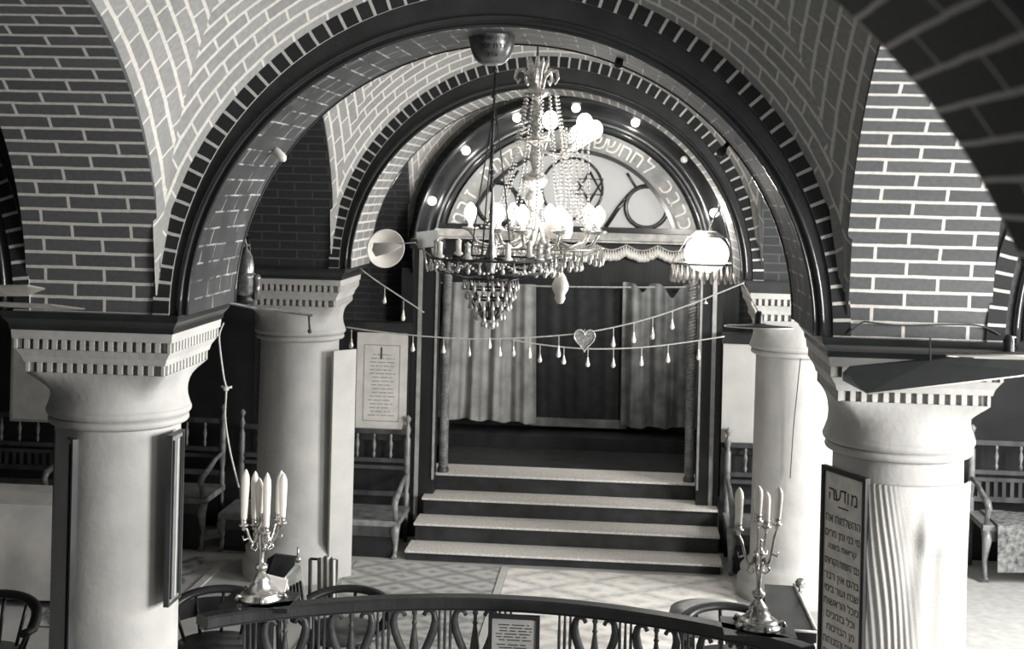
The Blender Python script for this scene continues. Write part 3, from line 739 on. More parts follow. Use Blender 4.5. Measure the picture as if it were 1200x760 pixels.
# ------------------------------------------------------------------ balustrade of the reading platform
RZ = .80
ctrl = [P(225, 716, .62), P(300, 716, .85), P(400, 706, 1.0), P(500, 703, 1.08), P(640, 709, 1.08), P(760, 722, 1.0), P(870, 738, .85), P(958, 748, .62)]
def arcp(u):
    """plan of the rail: a shallow bow between the two near columns"""
    x = -1.50+3.02*u; return Vector((x, .56+.56*sin(PI*u)**.8 if 0 < u < 1 else .56, 0))
def tang(u): return (arcp(min(1, u+.005))-arcp(max(0, u-.005))).normalized()
bal = thing('balustrade', (0, 1.12, 0), 'curved dark wooden balustrade with heart-shaped openings across the foreground', 'balustrade')
us = [k/60 for k in range(61)]
def sweep(mb, z0, z1, hw, bev=.012):
    pr = [(-hw, z0), (-hw, z1-bev), (-hw+bev, z1), (hw-bev, z1), (hw, z1-bev), (hw, z0)]
    def fn(a, b):
        q = pr[int(round(b*(len(pr)-1)))] if b < 1 else pr[-1]; p = arcp(a); t = tang(a); n = Vector((-t.y, t.x, 0)); r = p+n*q[0]; return (r.x, r.y, q[1])
    mb.grid(fn, 60, len(pr)-1, smooth=False)
    mb.grid(lambda a, b: fn(a, 0) if b == 0 else fn(a, 1), 60, 1, smooth=False)
    for a in (0, 1):
        mb.face([fn(a, k/(len(pr)-1)) for k in range(len(pr))])
b = MB(); sweep(b, RZ-.055, RZ, .05); b.build('handrail', dark, bal)
b = MB(); sweep(b, RZ-.072, RZ-.055, .028); b.build('rail_moulding', darkgloss, bal)
b = MB(); sweep(b, .14, .2, .035); b.build('bottom_rail', dark, bal)
b = MB(); sweep(b, .0, .14, .06); b.build('kerb', dark, bal)
period = .322; L = 3.3
fret = mat('fretwork_wood', 70, .4, noise=.3, scale=12)
def onrail(u0, s, z, d=0):
    p = arcp(u0); t = tang(u0); n = Vector((-t.y, t.x, 0)); return Vector((p.x+t.x*s+n.x*d, p.y+t.y*s+n.y*d, z))
xc0 = P(486, 740, 1.08).x
def uofx(x): return (x+1.5)/3.02
hearts = []
x = xc0
while x > -1.35: x -= period
x += period
while x < 1.42: hearts.append(x); x += period
xn = P(603, 740, 1.08).x
for hx in hearts:
    u0 = uofx(hx)
    if abs(hx-xn) < .12: continue
    zt_, zb = RZ-.075, .2
    for sg in (-1, 1):
        b = MB(); pts = []
        # half heart: from the scroll under the rail out and down to the foot
        cv = [(.050, zt_-.03), (.062, zt_-.008), (.085, zt_-.002), (.104, zt_-.02), (.112, zt_-.06), (.104, zt_-.11), (.082, zt_-.17), (.055, zt_-.23), (.034, zt_-.29), (.028, zt_-.36), (.036, zt_-.44), (.045, zb)]
        path = [onrail(u0, sg*a, z) for a, z in cv]
        b.tube(path, [.012, .012, .014, .018, .022, .024, .024, .022, .018, .015, .018, .022], 6); b.build('heart_scroll', fret, bal)
    b = MB(); cz = [(0.010, zb), (.014, zb+.1), (.022, zt_-.30), (.026, zt_-.2), (.014, zt_-.11), (.010, zt_-.08), (.016, zt_-.07), (.010, zt_-.06), (.010, zt_-.03), (.016, zt_-.02), (.012, zt_)]
    b.lathe(cz, onrail(u0, 0, 0), 8); b.build('baluster', fret, bal)
for hx in [h+period/2 for h in hearts]+[hearts[0]-period/2]:
    if hx > 1.46 or hx < -1.44: continue
    u0 = uofx(hx)
    for s_ in (-.03, 0, .03):
        b = MB(); b.lathe([(.006, .2), (.0085, .35), (.006, .45), (.009, .6), (.0065, .7), (.0065, RZ-.07)], onrail(u0, s_, 0), 6); b.build('spindle', fret, bal)
# framed notice in the balustrade
p0, p1 = P(573, 722, 1.04), P(633, 725, 1.04)
t, M, W = frame_panel('framed_notice', 'small framed sheet of fine print hung on the balustrade', 'framed notice', p0+Vector((.02, -.02, 0)), p1+Vector((-.02, -.02, 0)), .34, paperG, .02, dark)
lines(t, M, .02, W-.02, [.03+.016*k for k in range(6)]+[.135+.016*k for k in range(10)], ink, .005, .02, 5)

# ------------------------------------------------------------------ candelabra and their candles
def candelabrum(loc, s, lab, tips, side, rotz=0):
    """tips: list of (dx, dy, z of candle foot, candle length, lean)"""
    t = thing('candelabrum', loc, lab, 'candelabrum', 'branched candelabra on the balustrade')
    L = Vector(loc)
    b = MB(); b.lathe([(.001, 0), (.115, 0), (.118, .012), (.10, .02), (.105, .03), (.085, .045), (.06, .055), (.062, .07), (.045, .085), (.05, .1), (.03, .125), (.018, .14)], L, 20)
    for k in range(5):
        w = 2*PI*k/5; b.tube([L+Vector((.10*cos(w), .10*sin(w), .02)), L+Vector((.125*cos(w), .125*sin(w), .03)), L+Vector((.135*cos(w), .135*sin(w), .008))], [.012, .012, .014], 7)
    b.build('foot', silver, t)
    b = MB(); b.lathe([(.018, .14), (.034, .16), (.036, .175), (.018, .185), (.012, .2), (.014, .24), (.022, .30), (.024, .33), (.012, .345), (.03, .36), (.034, .375), (.02, .39), (.012, .40), (.012, .43), (.02, .44), (.001, .45)], L, 14); b.build('stem', silver, t)
    for i, (dx, dy, zf, ln, lean) in enumerate(tips):
        foot = L+Vector((dx, dy, zf)); h = Vector((dx, dy, 0)); R = h.length
        b = MB()
        if R > .02:
            d = h/R; pth = []
            for k in range(17):
                q = k/16; rr = .015+(R-.015)*q; zz_ = .375-.075*sin(PI*min(1, q*1.25))+(zf-.03-.375)*q**2.2; pth.append(L+d*rr+Vector((0, 0, zz_)))
            b.tube(pth, [.010-.004*(k/16) for k in range(17)], 7)
            b.tube([pth[6]+Vector((0, 0, 0)), pth[6]+d*.012+Vector((0, 0, -.03)), pth[6]-d*.012+Vector((0, 0, -.045)), pth[6]-d*.025+Vector((0, 0, -.03)), pth[6]-d*.018+Vector((0, 0, -.015))], [.007, .006, .005, .004, .003], 6)
            b.tube([pth[10], pth[10]+d*.03+Vector((0, 0, -.012)), pth[10]+d*.036+Vector((0, 0, .012))], [.006, .005, .003], 6)
        else: b.tube([L+Vector((0, 0, .42)), foot-Vector((0, 0, .03))], .008, 7)
        arm_ = b.build('arm', silver, t)
        b = MB(); b.lathe([(.004, -.04), (.012, -.03), (.008, -.022), (.026, -.012), (.028, -.006), (.016, -.002), (.016, .02), (.019, .026), (.001, .02)], foot, 12); b.build('candle_cup', silver, t).parent = arm_
        pos = side[i]
        c = MB(); lx, ly = lean; pr = [(.014, .01), (.0165, .03), (.0195, ln*.35), (.0225, ln*.75), (.020, ln*.86), (.010, ln*.95), (.0006, ln)]
        c.lathe(pr, foot, 12, Matrix.Rotation(lx, 3, 'Y')); 
        co_ = c.build('candle', wax, None, off=foot); tag(co_, pos, 'candle', 'candles of the '+('left' if loc[0] < 0 else 'right')+' candelabrum')
    return t
LC = P(305, 716, .88); LC = (LC.x, LC.y, RZ+.001)
def off(px, base, Y=.88): return P(px, 600, Y).x-base[0]
LT = []
for px, dy, topy, boty, lean in ((289, -.05, 549, 613, .02), (294, .07, 551, 612, .0), (303, .02, 559, 612, -.02), (314, -.03, 553, 622, .0), (321, .09, 550, 606, .05), (330, .02, 553, 610, .0)):
    zt2, zb2 = P(px, topy, .88+dy).z-LC[2], P(px, boty, .88+dy).z-LC[2]; LT.append((off(px, LC), dy, zb2, zt2-zb2, (lean, 0)))
candelabrum(LC, 1, 'silver branched candelabrum with six white candles at the left end of the balustrade', LT,
            [k+' white candle of the six in the left candelabrum' for k in ('leftmost', 'second from left', 'third from left, shortest', 'fourth from left, centre', 'second from right', 'rightmost')])
RC = P(888, 736, .82); RC = (RC.x, RC.y, RZ+.001)
RT = []
for px, dy, topy, boty, lean in ((866, .0, 570, 618, .0), (887, -.06, 568, 608, .0), (900, .06, 575, 615, -.02), (911, .0, 570, 612, .04)):
    zt2, zb2 = P(px, topy, .82+dy).z-RC[2], P(px, boty, .82+dy).z-RC[2]; RT.append((P(px, 600, .82).x-RC[0], dy, zb2, zt2-zb2, (lean, 0)))
candelabrum(RC, 1, 'silver branched candelabrum with four white candles at the right end of the balustrade', RT,
            [k+' white candle of the four in the right candelabrum' for k in ('leftmost', 'second from left', 'second from right, leaning', 'rightmost')])
# seats for the feet on the rail ends
for nm, q in (('left', LC), ('right', RC)):
    b = MB(); b.box((q[0], q[1], RZ-.0125), (.36, .30, .025)); b.box((q[0], q[1], (RZ-.025)/2), (.12, .12, RZ-.025)); b.build('newel', dark, bal)

# ------------------------------------------------------------------ furniture behind the rail
def armchair(loc, rot, lab, zt_=.92, solid=False):
    t = thing('armchair', loc, lab, 'chair', 'dark bentwood armchairs behind the balustrade'); t.rotation_euler = (0, 0, rot)
    def bd(mb, nm, m_): o = mb.build(nm, m_, None, off=(0, 0, 0)); o.location = (0, 0, 0); o.parent = t
    b = MB(); b.lathe([(.001, .44), (.22, .44), (.235, .455), (.22, .475), (.001, .48)], (0, 0, 0), 24); bd(b, 'seat', wood)
    for k in range(4):
        w = PI/4+k*PI/2; b = MB(); b.tube([(.16*cos(w), .16*sin(w), .44), (.2*cos(w), .2*sin(w), .012)], [.02, .015], 8); bd(b, 'leg', dark)
    b = MB(); b.tube([(.27*cos(w), .25*sin(w), zt_-.10+.10*max(0, sin(w))**.6) for w in [(-.35+(PI+.7)*k/24) for k in range(25)]], .020, 8, ell=(1, 1.5)); bd(b, 'top_rail', dark)
    for k in range(7):
        w = -.2+(PI+.4)*k/6; b = MB(); z1 = zt_-.10+.10*max(0, sin(w))**.6; b.tube([(.2*cos(w), .19*sin(w), .47), (.27*cos(w), .25*sin(w), z1)], .010, 6); bd(b, 'back_spindle', dark)
    if solid:
        b = MB(); b.grid(lambda u, v: (.262*cos(.5+(PI-1)*u), .243*sin(.5+(PI-1)*u), .56+(zt_-.60)*v), 16, 4); b.grid(lambda u, v: (.252*cos(.5+(PI-1)*u), .233*sin(.5+(PI-1)*u), .56+(zt_-.60)*v), 16, 4); bd(b, 'back_panel', dark)
    return t
q = P(270, 700, 1.35); armchair((q.x, q.y-.25, 0), PI*.05, 'dark armchair with solid back left of the left candelabrum', .70, True)
q = P(402, 702, 1.45); armchair((q.x, q.y, 0), -.1, 'dark bentwood armchair right of the left candelabrum', .63)
q = P(858, 722, 1.3); armchair((q.x, q.y, 0), .2, 'dark bentwood armchair left of the right candelabrum', .68)
q = P(2, 718, .75); armchair((q.x-.1, q.y, 0), 0, 'dark slatted armchair at the bottom left corner', .72)
q = P(832, 712, 1.98); t = thing('round_stool', (q.x, q.y, 0), 'round stool with grey padded seat near the right candelabrum', 'stool')
b = MB(); b.lathe([(.001, .42), (.235, .42), (.25, .46), (.235, .52), (.16, .535), (.001, .54)], (q.x, q.y, 0), 28); b.build('cushion', mat('grey_cushion', 170, .85, noise=.12), t)
for k in range(4):
    w = PI/4+k*PI/2; b = MB(); b.tube([(q.x+.16*cos(w), q.y+.16*sin(w), .43), (q.x+.2*cos(w), q.y+.2*sin(w), .012)], .02, 8); b.build('leg', wood, t)
# slanted book stand on the left, writing desk on the right
a, b_, c_, d_ = P(333, 688, 1.45), P(352, 655, 1.6), P(364, 704, 1.55), P(340, 712, 1.4)
t = thing('book_stand', (P(350, 700, 1.5).x, 1.5, 0), 'slanted slatted book stand beside the rear left column', 'book stand')
o1, o2, o3, o4 = P(322, 706, 1.35), P(349, 656, 1.62), P(358, 712, 1.42), P(345, 712, 1.3)
pl5 = [P(347, 660, 1.72), P(352, 662, 1.72), P(360, 709, 1.42), P(336, 713, 1.36), P(323, 688, 1.52)]
b = MB(); bk = Vector((0, .02, -.012)); b.face(pl5); b.face([p+bk for p in pl5[::-1]])
for k in range(5): b.face([pl5[k], pl5[(k+1) % 5], pl5[(k+1) % 5]+bk, pl5[k]+bk])
sb_ = b.build('sloping_board', mat('pale_worn_board', 172, .6, noise=.2, scale=8), t)
for k in range(4):
    b = MB(); b.tube([P(341+3.6*k, 687-2*k, 1.48), P(341+5*k, 710, 1.36)], .009, 5); b.build('slat', dark, t).parent = sb_
dk = [P(313, 655, 1.85), P(322, 649, 1.85), P(346, 652, 1.85), P(344, 668, 1.8), P(322, 690, 1.7), P(312, 678, 1.75)]
b = MB(); b.face(dk); b.face([p+Vector((0, .025, 0)) for p in dk[::-1]])
for k in range(6): b.face([dk[k], dk[(k+1) % 6], dk[(k+1) % 6]+Vector((0, .025, 0)), dk[k]+Vector((0, .025, 0))])
b.build('back_board', dark, t)
for px in (326, 362):
    b = MB(); p = P(px, 712, 1.4); b.tube([p, (p.x, p.y+.1, .01)], .016, 8); b.build('leg', wood, t)
b = MB(); p = P(349, 655, 1.5); b.sphere(p, .022, 8); b.tube([p, p+Vector((.0, 0, .07))], .007, 6); b.build('knob', silver, t)
b = MB()
def g(u, v):
    x = P(371, 690, 1.9).x+(.11)*u; z = P(371, 655, 1.9).z-.36*v; return (x, 1.9+.02*sin(u*19)*(1-.3*v)+.03*v, z+.02*sin(u*PI))
b.grid(g, 30, 14); b.grid(lambda u, v: tuple(Vector(g(u, v))+Vector((0, .008, 0))), 30, 14)
q = P(377, 660, 1.9); b_o = b.build('hanging_cloth', cloth, None, off=q); tag(b_o, 'small gathered white cloth hanging at the foot of the rear left column', 'cloth')
b = MB(); p = P(377, 655, 1.93); b.tube([(p.x-.07, 1.93, p.z), (p.x+.09, 1.93, p.z+.0)], .008, 6); b.tube([(p.x+.09, 1.93, p.z), (p.x+.09, 1.97, .01)], .012, 6); b.tube([(p.x-.07, 1.93, p.z), (p.x-.07, 1.97, .01)], .012, 6)
single('cloth_rail', b, wood, 'thin wooden rail carrying the small white cloth', 'rail', (p.x, 1.95, 0))
q = P(322, 700, .98)
b = MB(); b.box((q.x, q.y, RZ+.045), (.12, .03, .085), Matrix.Rotation(.2, 3, 'Y')); b.box((q.x+.01, q.y+.03, RZ+.035), (.1, .02, .065), Matrix.Rotation(-.3, 3, 'Y')); single('folded_paper', b, paper, 'crumpled white paper propped behind the foot of the left candelabrum', 'paper', (q.x, q.y, RZ))
# open writing desk at the right
t = thing('reading_desk', (P(925, 720, 1.35).x, 1.35, 0), 'dark reading desk with pale edges behind the right candelabrum', 'desk')
A, B, Cc, D = P(896, 684, 1.75), P(931, 686, 1.75), P(957, 742, 1.0), P(900, 738, 1.0)
zt_ = (A.z+B.z)/2
b = MB(); 
poly = [Vector((A.x, A.y, A.z)), Vector((B.x, B.y, B.z)), Vector((Cc.x, Cc.y, Cc.z)), Vector((D.x, D.y, D.z))]
b.face(poly); b.face([p-Vector((0, 0, .05)) for p in poly[::-1]])
for k in range(4): b.face([poly[k], poly[(k+1) % 4], poly[(k+1) % 4]-Vector((0, 0, .05)), poly[k]-Vector((0, 0, .05))])
dt_ = b.build('desk_top', dark, t)
edge = mat('pale_desk_edge', 205, .5)
for p, q2 in ((B, Cc), (Cc, D)):
    b = MB(); b.tube([p+Vector((0, 0, .008)), q2+Vector((0, 0, .008))], .011 if p is B else .007, 6); b.build('edge_strip', edge, t).parent = dt_
for p in poly:
    b = MB(); qv = Vector((p.x, p.y, 0)); ctr_ = Vector((sum(k.x for k in poly)/4, sum(k.y for k in poly)/4, 0)); qv = qv+(ctr_-qv)*.15; b.tube([Vector((qv.x, qv.y, p.z-.03)), qv+Vector((0, 0, .01))], .025, 8); b.build('leg', wood, t)
b = MB(); p = P(938, 683, 1.6); b.sphere(p-Vector((.0, 0, 0)), .03, 8); b.tube([p, Vector((p.x, p.y, p.z-.1))], .012, 6); b.build('knob', silver, t)

# ------------------------------------------------------------------ hanging lamps
def drops(t, pts, m_, L=.05, r=.012, name='crystal_drop'):
    proto = None; T = Vector(t.location)
    for p in pts[:100]:
        if proto is None: proto = dropmesh(L, r).build(name, m_, t, off=(0, 0, 0)); o = proto
        else: o = proto.copy(); C.objects.link(o); o.parent = t
        o.location = Vector(p)-T
    if len(pts) > 100:
        b = MB()
        for p in pts[100:]: b.lathe([(.0005, 0), (r*.3, -L*.25), (r*.6, -L*.5), (r, -L*.78), (.0005, -L)], p, 6)
        o = b.build(name+'_fringe', m_, t); o['kind'] = 'stuff'
def beadstring(mb, path, r=.007, step=.02):
    for p in beads(path, r, step): mb.sphere(p, r, 5)

# glass-stemmed chandelier in the middle bay
YA = 2.2
cxA = P(627, 200, YA).x
def zA(py): return P(627, py, YA).z
tA = thing('chandelier', (cxA, YA, zA(300)), 'large glass-stemmed chandelier with lit bulbs in the middle bay', 'chandelier')
b = MB(); b.tube([(cxA, YA, zA(85)), (cxA, YA, ZS+2.17)], .008, 6); b.build('suspension_rod', cordD, tA)
b = MB(); base = Vector((cxA, YA, 0))
def pz(*a): return [(r, zA(y)) for r, y in a]
b.lathe(pz((.001, 300), (.02, 298), (.035, 285), (.055, 270), (.04, 258), (.02, 252), (.03, 246), (.06, 236), (.052, 228), (.03, 222), (.065, 218), (.082, 212), (.085, 205), (.03, 202), (.018, 198), (.03, 190), (.04, 183), (.03, 176), (.022, 170), (.075, 166), (.11, 164), (.03, 161), (.02, 156), (.036, 148), (.02, 141), (.034, 134), (.04, 128), (.02, 122), (.03, 116), (.09, 110), (.07, 106), (.03, 103), (.035, 95), (.02, 80), (.012, 66), (.001, 64)), base, 18)
b.build('glass_stem', crystal, tA)
for k in range(10):
    w = 2*PI*k/10+.3; b = MB(); c_, s_ = cos(w), sin(w)
    q = lambda r, y: Vector((cxA+r*c_, YA+r*s_, zA(y)))
    if k % 2: b.tube([q(.03, 108), q(.05, 90), q(.09, 82), q(.13, 84), q(.14, 92), q(.12, 98), q(.105, 93)], [.014, .016, .014, .012, .01, .009, .008], 7)
    else: b.tube([q(.02, 108), q(.03, 88), q(.06, 74), q(.07, 68)], [.014, .02, .014, .004], 7)
    b.build('crown_leaf', crystal, tA)
bulbs = []
for k in range(10):
    w = 2*PI*k/10+.15; R = .42 if k % 2 else .32; c_, s_ = cos(w), sin(w)
    q = lambda r, y: Vector((cxA+.03+r*c_, YA+r*s_, zA(y)))
    b = MB(); b.tube([q(.03, 262), q(R*.3, 282), q(R*.6, 292), q(R*.9, 284), q(R, 272)], [.016, .013, .011, .010, .010], 8); arm_ = b.build('glass_arm', crystal, tA)
    b = MB(); b.lathe([(.01, 0), (.03, .01), (.055, .02), (.05, .03), (.018, .032), (.018, .06), (.001, .06)], q(R, 273), 12); b.build('drip_pan', crystal, tA).parent = arm_
    p = q(R, 273)+Vector((0, 0, .06)); bulbs.append(p)
    b = MB(); b.lathe([(.012, 0), (.03, .025), (.040, .055), (.034, .085), (.012, .115), (.001, .12)], p, 12); b.build('bulb', lamp_on, tA).parent = arm_
for k, (dx, dy, py) in enumerate(((.085, .05, 140), (.30, -.04, 143), (.26, .08, 158), (.36, .03, 150), (-.06, .10, 130))):
    p = Vector((cxA+dx, YA+dy, zA(py)))
    if k != 4:
        b = MB(); b.tube([Vector((cxA, YA, zA(175))), Vector((cxA+dx*.5, YA+dy*.5, zA(182))), p-Vector((0, 0, .06))], .008, 6); arm_ = b.build('upper_arm', crystal, tA)
        b = MB(); b.sphere(p, .05 if k != 2 else .06, 10, 1.2); b.build('bulb', lamp_on, tA).parent = arm_
sp = []
for k in range(12):
    w = 2*PI*k/12; R = .36
    top = Vector((cxA+.03+.10*cos(w), YA+.1*sin(w), zA(112))); bot = Vector((cxA+.03+R*cos(w), YA+R*sin(w), zA(268)))
    b = MB(); beadstring(b, [top+(bot-top)*u+Vector((-.0*cos(w), 0, -.22*sin(PI*u)*(1-.2*u))) for u in [j/14 for j in range(15)]], .008, .024); b.build('bead_string', crystal, tA)
for dx in (.155, .185, .215, .25, .285, .32):
    b = MB(); a = Vector((cxA+dx, YA-.02, zA(150))); beadstring(b, [a, a+Vector((.02, -.02, -(zA(150)-zA(262))))], .009, .024); b.build('bead_string', crystal, tA)
for k in range(40):
    w = 2*PI*k/40; sp.append(Vector((cxA+.03+.40*cos(w), YA+.40*sin(w), zA(290)+.02*sin(5*w))))
for k in range(26):
    w = 2*PI*k/26; sp.append(Vector((cxA+.03+.27*cos(w), YA+.27*sin(w), zA(300))))
for k in range(16):
    w = 2*PI*k/16; sp.append(Vector((cxA+.03+.14*cos(w), YA+.14*sin(w), zA(308))))
b = MB()
for R, py in ((.40, 289), (.27, 299), (.14, 307)): b.tube([(cxA+.03+R*cos(2*PI*k/36), YA+R*sin(2*PI*k/36), zA(py)) for k in range(37)], .006, 5)
for k in range(6):
    w = 2*PI*k/6; b.tube([(cxA+.03+.02*cos(w), YA+.02*sin(w), zA(285)), (cxA+.03+.14*cos(w), YA+.14*sin(w), zA(307)), (cxA+.03+.27*cos(w), YA+.27*sin(w), zA(299)), (cxA+.03+.4*cos(w), YA+.4*sin(w), zA(289))], .005, 5)
b.build('drop_rings', silver, tA)
drops(tA, sp, crystal, .085, .016)
p = P(657, 318, YA); b = MB(); b.lathe([(.012, 0), (.03, -.03), (.052, -.08), (.05, -.11), (.03, -.145), (.034, -.165), (.02, -.195), (.001, -.2)], p, 14); b.build('pendant_bulb', milk, tA)
b = MB(); b.tube([p, p+Vector((0, 0, .16))], .006, 6); b.build('pendant_wire', cordD, tA)
for k in range(3):
    p = P((583, 640, 670)[k], (300, 262, 285)[k], YA-.12)
# two arched milk-glass globes among the arms
for px in (655,):
    b = MB(); p = P(px, 262, YA-.1)
    b.lathe([(.07, -.09), (.085, -.05), (.085, 0), (.07, .05), (.04, .085), (.001, .1)], p, 18); b.build('glass_globe', milk, tA)

# crystal basket lamp hanging from the crown of the front arch
YB = .5
cB = P(578, 200, YB); cxB = cB.x
def zB(py): return P(578, py, YB).z
tB = thing('chandelier', (cxB, YB, zB(300)), 'smaller dark crystal basket chandelier on a chain below the lettered bowl', 'chandelier')
b = MB(); b.tube([(cxB, YB, zB(80)), (cxB-.01, YB, zB(225))], .006, 6)
for k in range(24): b.sphere((cxB-.005, YB, zB(82+6*k)), .007 if k % 5 else .014, 6)
b.build('chain', iron, tB)
for dx in (-.065, .06, -.03):
    b = MB(); b.tube([(cxB, YB, zB(120 if dx != -.03 else 140)), (cxB+dx, YB+.03, zB(225)), (cxB+dx*1.6, YB+.03, zB(300))], .004, 5); b.build('side_chain', cordD, tB)
b = MB(); b.lathe([(.012, zB(330)), (.02, zB(318)), (.03, zB(300)), (.014, zB(285)), (.01, zB(262)), (.016, zB(250)), (.01, zB(235)), (.005, zB(222))], (cxB, YB, 0), 14); b.build('stem', brass, tB)
spB = []; b = MB()
rings = [(.30, 303), (.26, 318), (.135, 326), (.12, 338), (.10, 350), (.07, 362), (.035, 373)]
for R, py in rings: b.tube([(cxB+R*cos(2*PI*k/32), YB+R*.9*sin(2*PI*k/32), zB(py)) for k in range(33)], .006, 5)
for k in range(8):
    w = 2*PI*k/8; b.tube([(cxB+R*cos(w), YB+R*.9*sin(w), zB(py)) for R, py in rings], .005, 5)
    b.tube([(cxB, YB, zB(300)), (cxB+.15*cos(w), YB+.14*sin(w), zB(310)), (cxB+.30*cos(w), YB+.27*sin(w), zB(303))], .006, 5)
b.build('frame', iron, tB)
for R, py, n_ in ((.30, 304, 34), (.26, 318, 0), (.135, 327, 18), (.12, 339, 16), (.10, 351, 14), (.07, 363, 10), (.035, 372, 6)):
    for k in range(n_): w = 2*PI*k/n_; spB.append(Vector((cxB+R*cos(w), YB+R*.9*sin(w), zB(py)+random.uniform(-.006, .006))))
drops(tB, spB, crystal, .055, .011)
for k in range(9):
    w = 2*PI*k/9+.2; p = Vector((cxB+.28*cos(w), YB+.25*sin(w), zB(303)))
    b = MB(); b.lathe([(.008, 0), (.026, .01), (.02, .018), (.014, .022), (.014, .07), (.018, .075), (.001, .09)], p, 10); b.build('candle_socket', milk if k % 2 else crystal, tB)
for k in range(10):
    w = 2*PI*k/10; b = MB(); beadstring(b, [Vector((cxB+.30*cos(w+.63*u), YB+.27*sin(w+.63*u), zB(306)-.045*sin(PI*u))) for u in [j/8 for j in range(9)]], .007, .02); b.build('bead_swag', crystal, tB)
p = Vector((cxB, YB, zB(376))); b = MB(); b.lathe([(.001, -.04), (.018, -.028), (.02, -.01), (.006, .01)], p, 10); b.build('finial', crystal, tB)
# paper card tied to the basket lamp
a = P(488, 272, YB+.1)
tC = thing('paper_card', P(500, 280, YB+.1), 'small tilted square of pale paper tied left of the basket chandelier', 'card')
b = MB(); b.box(P(501, 280, YB+.1), (.105, .008, .082), Matrix.Rotation(-.14, 3, 'Y') @ Matrix.Rotation(.25, 3, 'Z')); b.build('sheet', paperG, tC)
b = MB(); b.tube([P(487, 285, YB+.1), P(505, 300, YB+.08), P(515, 305, YB)], .003, 5); b.build('string', cord, tC)
for px in (496, 506, 512):
    b = MB(); b.tube([P(px, 290, YB+.1), P(px+5, 318, YB+.1)], .006, 6); b.build('tassel', crystal, tC)

# lettered bowl under the crown of the front arch
YD = .42; pc = P(577, 30, YD); R = .118
tD = thing('hanging_bowl', (pc.x, YD, pc.z-.19), 'dark metal bowl with Hebrew lettering under the crown of the front arch', 'bowl')
b = MB(); b.lathe([(.001, -.195)]+[(R*sin(w)**.62, -.195*cos(w)) for w in [PI/2*k/12 for k in range(1, 13)]]+[(R+.006, .006), (R-.012, .004), (.001, -.03)], (pc.x, YD, pc.z), 28); b.build('bowl', mat('bowl_metal', 116, .3, metal=.5, noise=.35, scale=9), tD)
b = MB(); b.tube([(pc.x, YD, pc.z-.03), (pc.x, YD, ZS+1.365)], .01, 6)
for s_ in (-1, 1): b.tube([(pc.x+s_*R, YD, pc.z), (pc.x+s_*.03, YD, ZS+1.36)], .004, 5)
b.build('hanger', iron, tD)
for tx, sz, dz in (('לארשי תדע', .030, -.072), ('ףסוי תרפ', .036, -.108), ('ךורבו', .026, -.148)):
    def fm(x, y, z, dz=dz):
        zz_ = dz+y; rr = R*(max(.02, 1-(zz_/.195)**2))**.31+.003; w = x/rr-PI/2+.12; return (pc.x+rr*cos(w), YD+rr*sin(w), pc.z+zz_)
    fontmesh(tx, sz, 'lettering', mat('bowl_lettering', 40, .6), tD, fm, .0006)
# bulb holders on the front arch
def holder(lab, p0, p1, on):
    d = (p1-p0); t = thing('bulb_holder', p0, lab, 'bulb holder', 'bulb holders on the front arch')
    b = MB(); b.tube([p0, p0+d*.45], .012, 8); b.build('socket', paperG if on else iron, t)
    b = MB(); b.tube([p0+d*.4, p0+d*.6, p0+d*.9, p1], [.016, .022, .022, .006], 10); b.build('bulb', milk if on else enamelD, t)
holder('pale candle-shaped bulb slanting from the left flank of the front arch', P(310, 163, .55), P(334, 188, .45), True)
holder('dark bulb holder left of the lettered bowl on the front arch', P(424, 60, .5), P(436, 78, .45), False)
holder('dark bulb holder right of the lettered bowl on the front arch', P(728, 60, .5), P(724, 80, .45), False)
holder('dark bulb holder high on the right flank of the front arch', P(853, 168, .5), P(842, 182, .45), False)

# shining lamp with a fringe at the right of the ark arch
YE = 5.0; pe = P(828, 297, YE)
t = thing('fringed_lamp', pe, 'brightly lit fringed glass lamp at the right edge of the rear arch', 'lamp')
b = MB(); b.sphere(pe, .18, 14, .85); b.build('globe', glow('lit_globe', 240, 6.0), t)
b = MB(); b.tube([pe+Vector((0, 0, .14)), pe+Vector((.05, -.2, .32)), pe+Vector((.16, -.44, .50))], .008, 6); b.build('bracket', cordD, t)
b = MB(); b.lathe([(.08, .18), (.15, .135), (.165, .13)], pe, 18); b.lathe([(.275, -.09), (.285, -.08), (.275, -.07)], pe, 24)
for k in range(6): w = 2*PI*k/6; b.tube([pe+Vector((.155*cos(w), .155*sin(w), .13)), pe+Vector((.28*cos(w), .28*sin(w), -.08))], .004, 5)
b.build('shade_frame', silver, t)
drops(t, [pe+Vector((.28*cos(2*PI*k/30), .28*sin(2*PI*k/30), -.085)) for k in range(30)], crystal, .15, .018, 'fringe_drop')

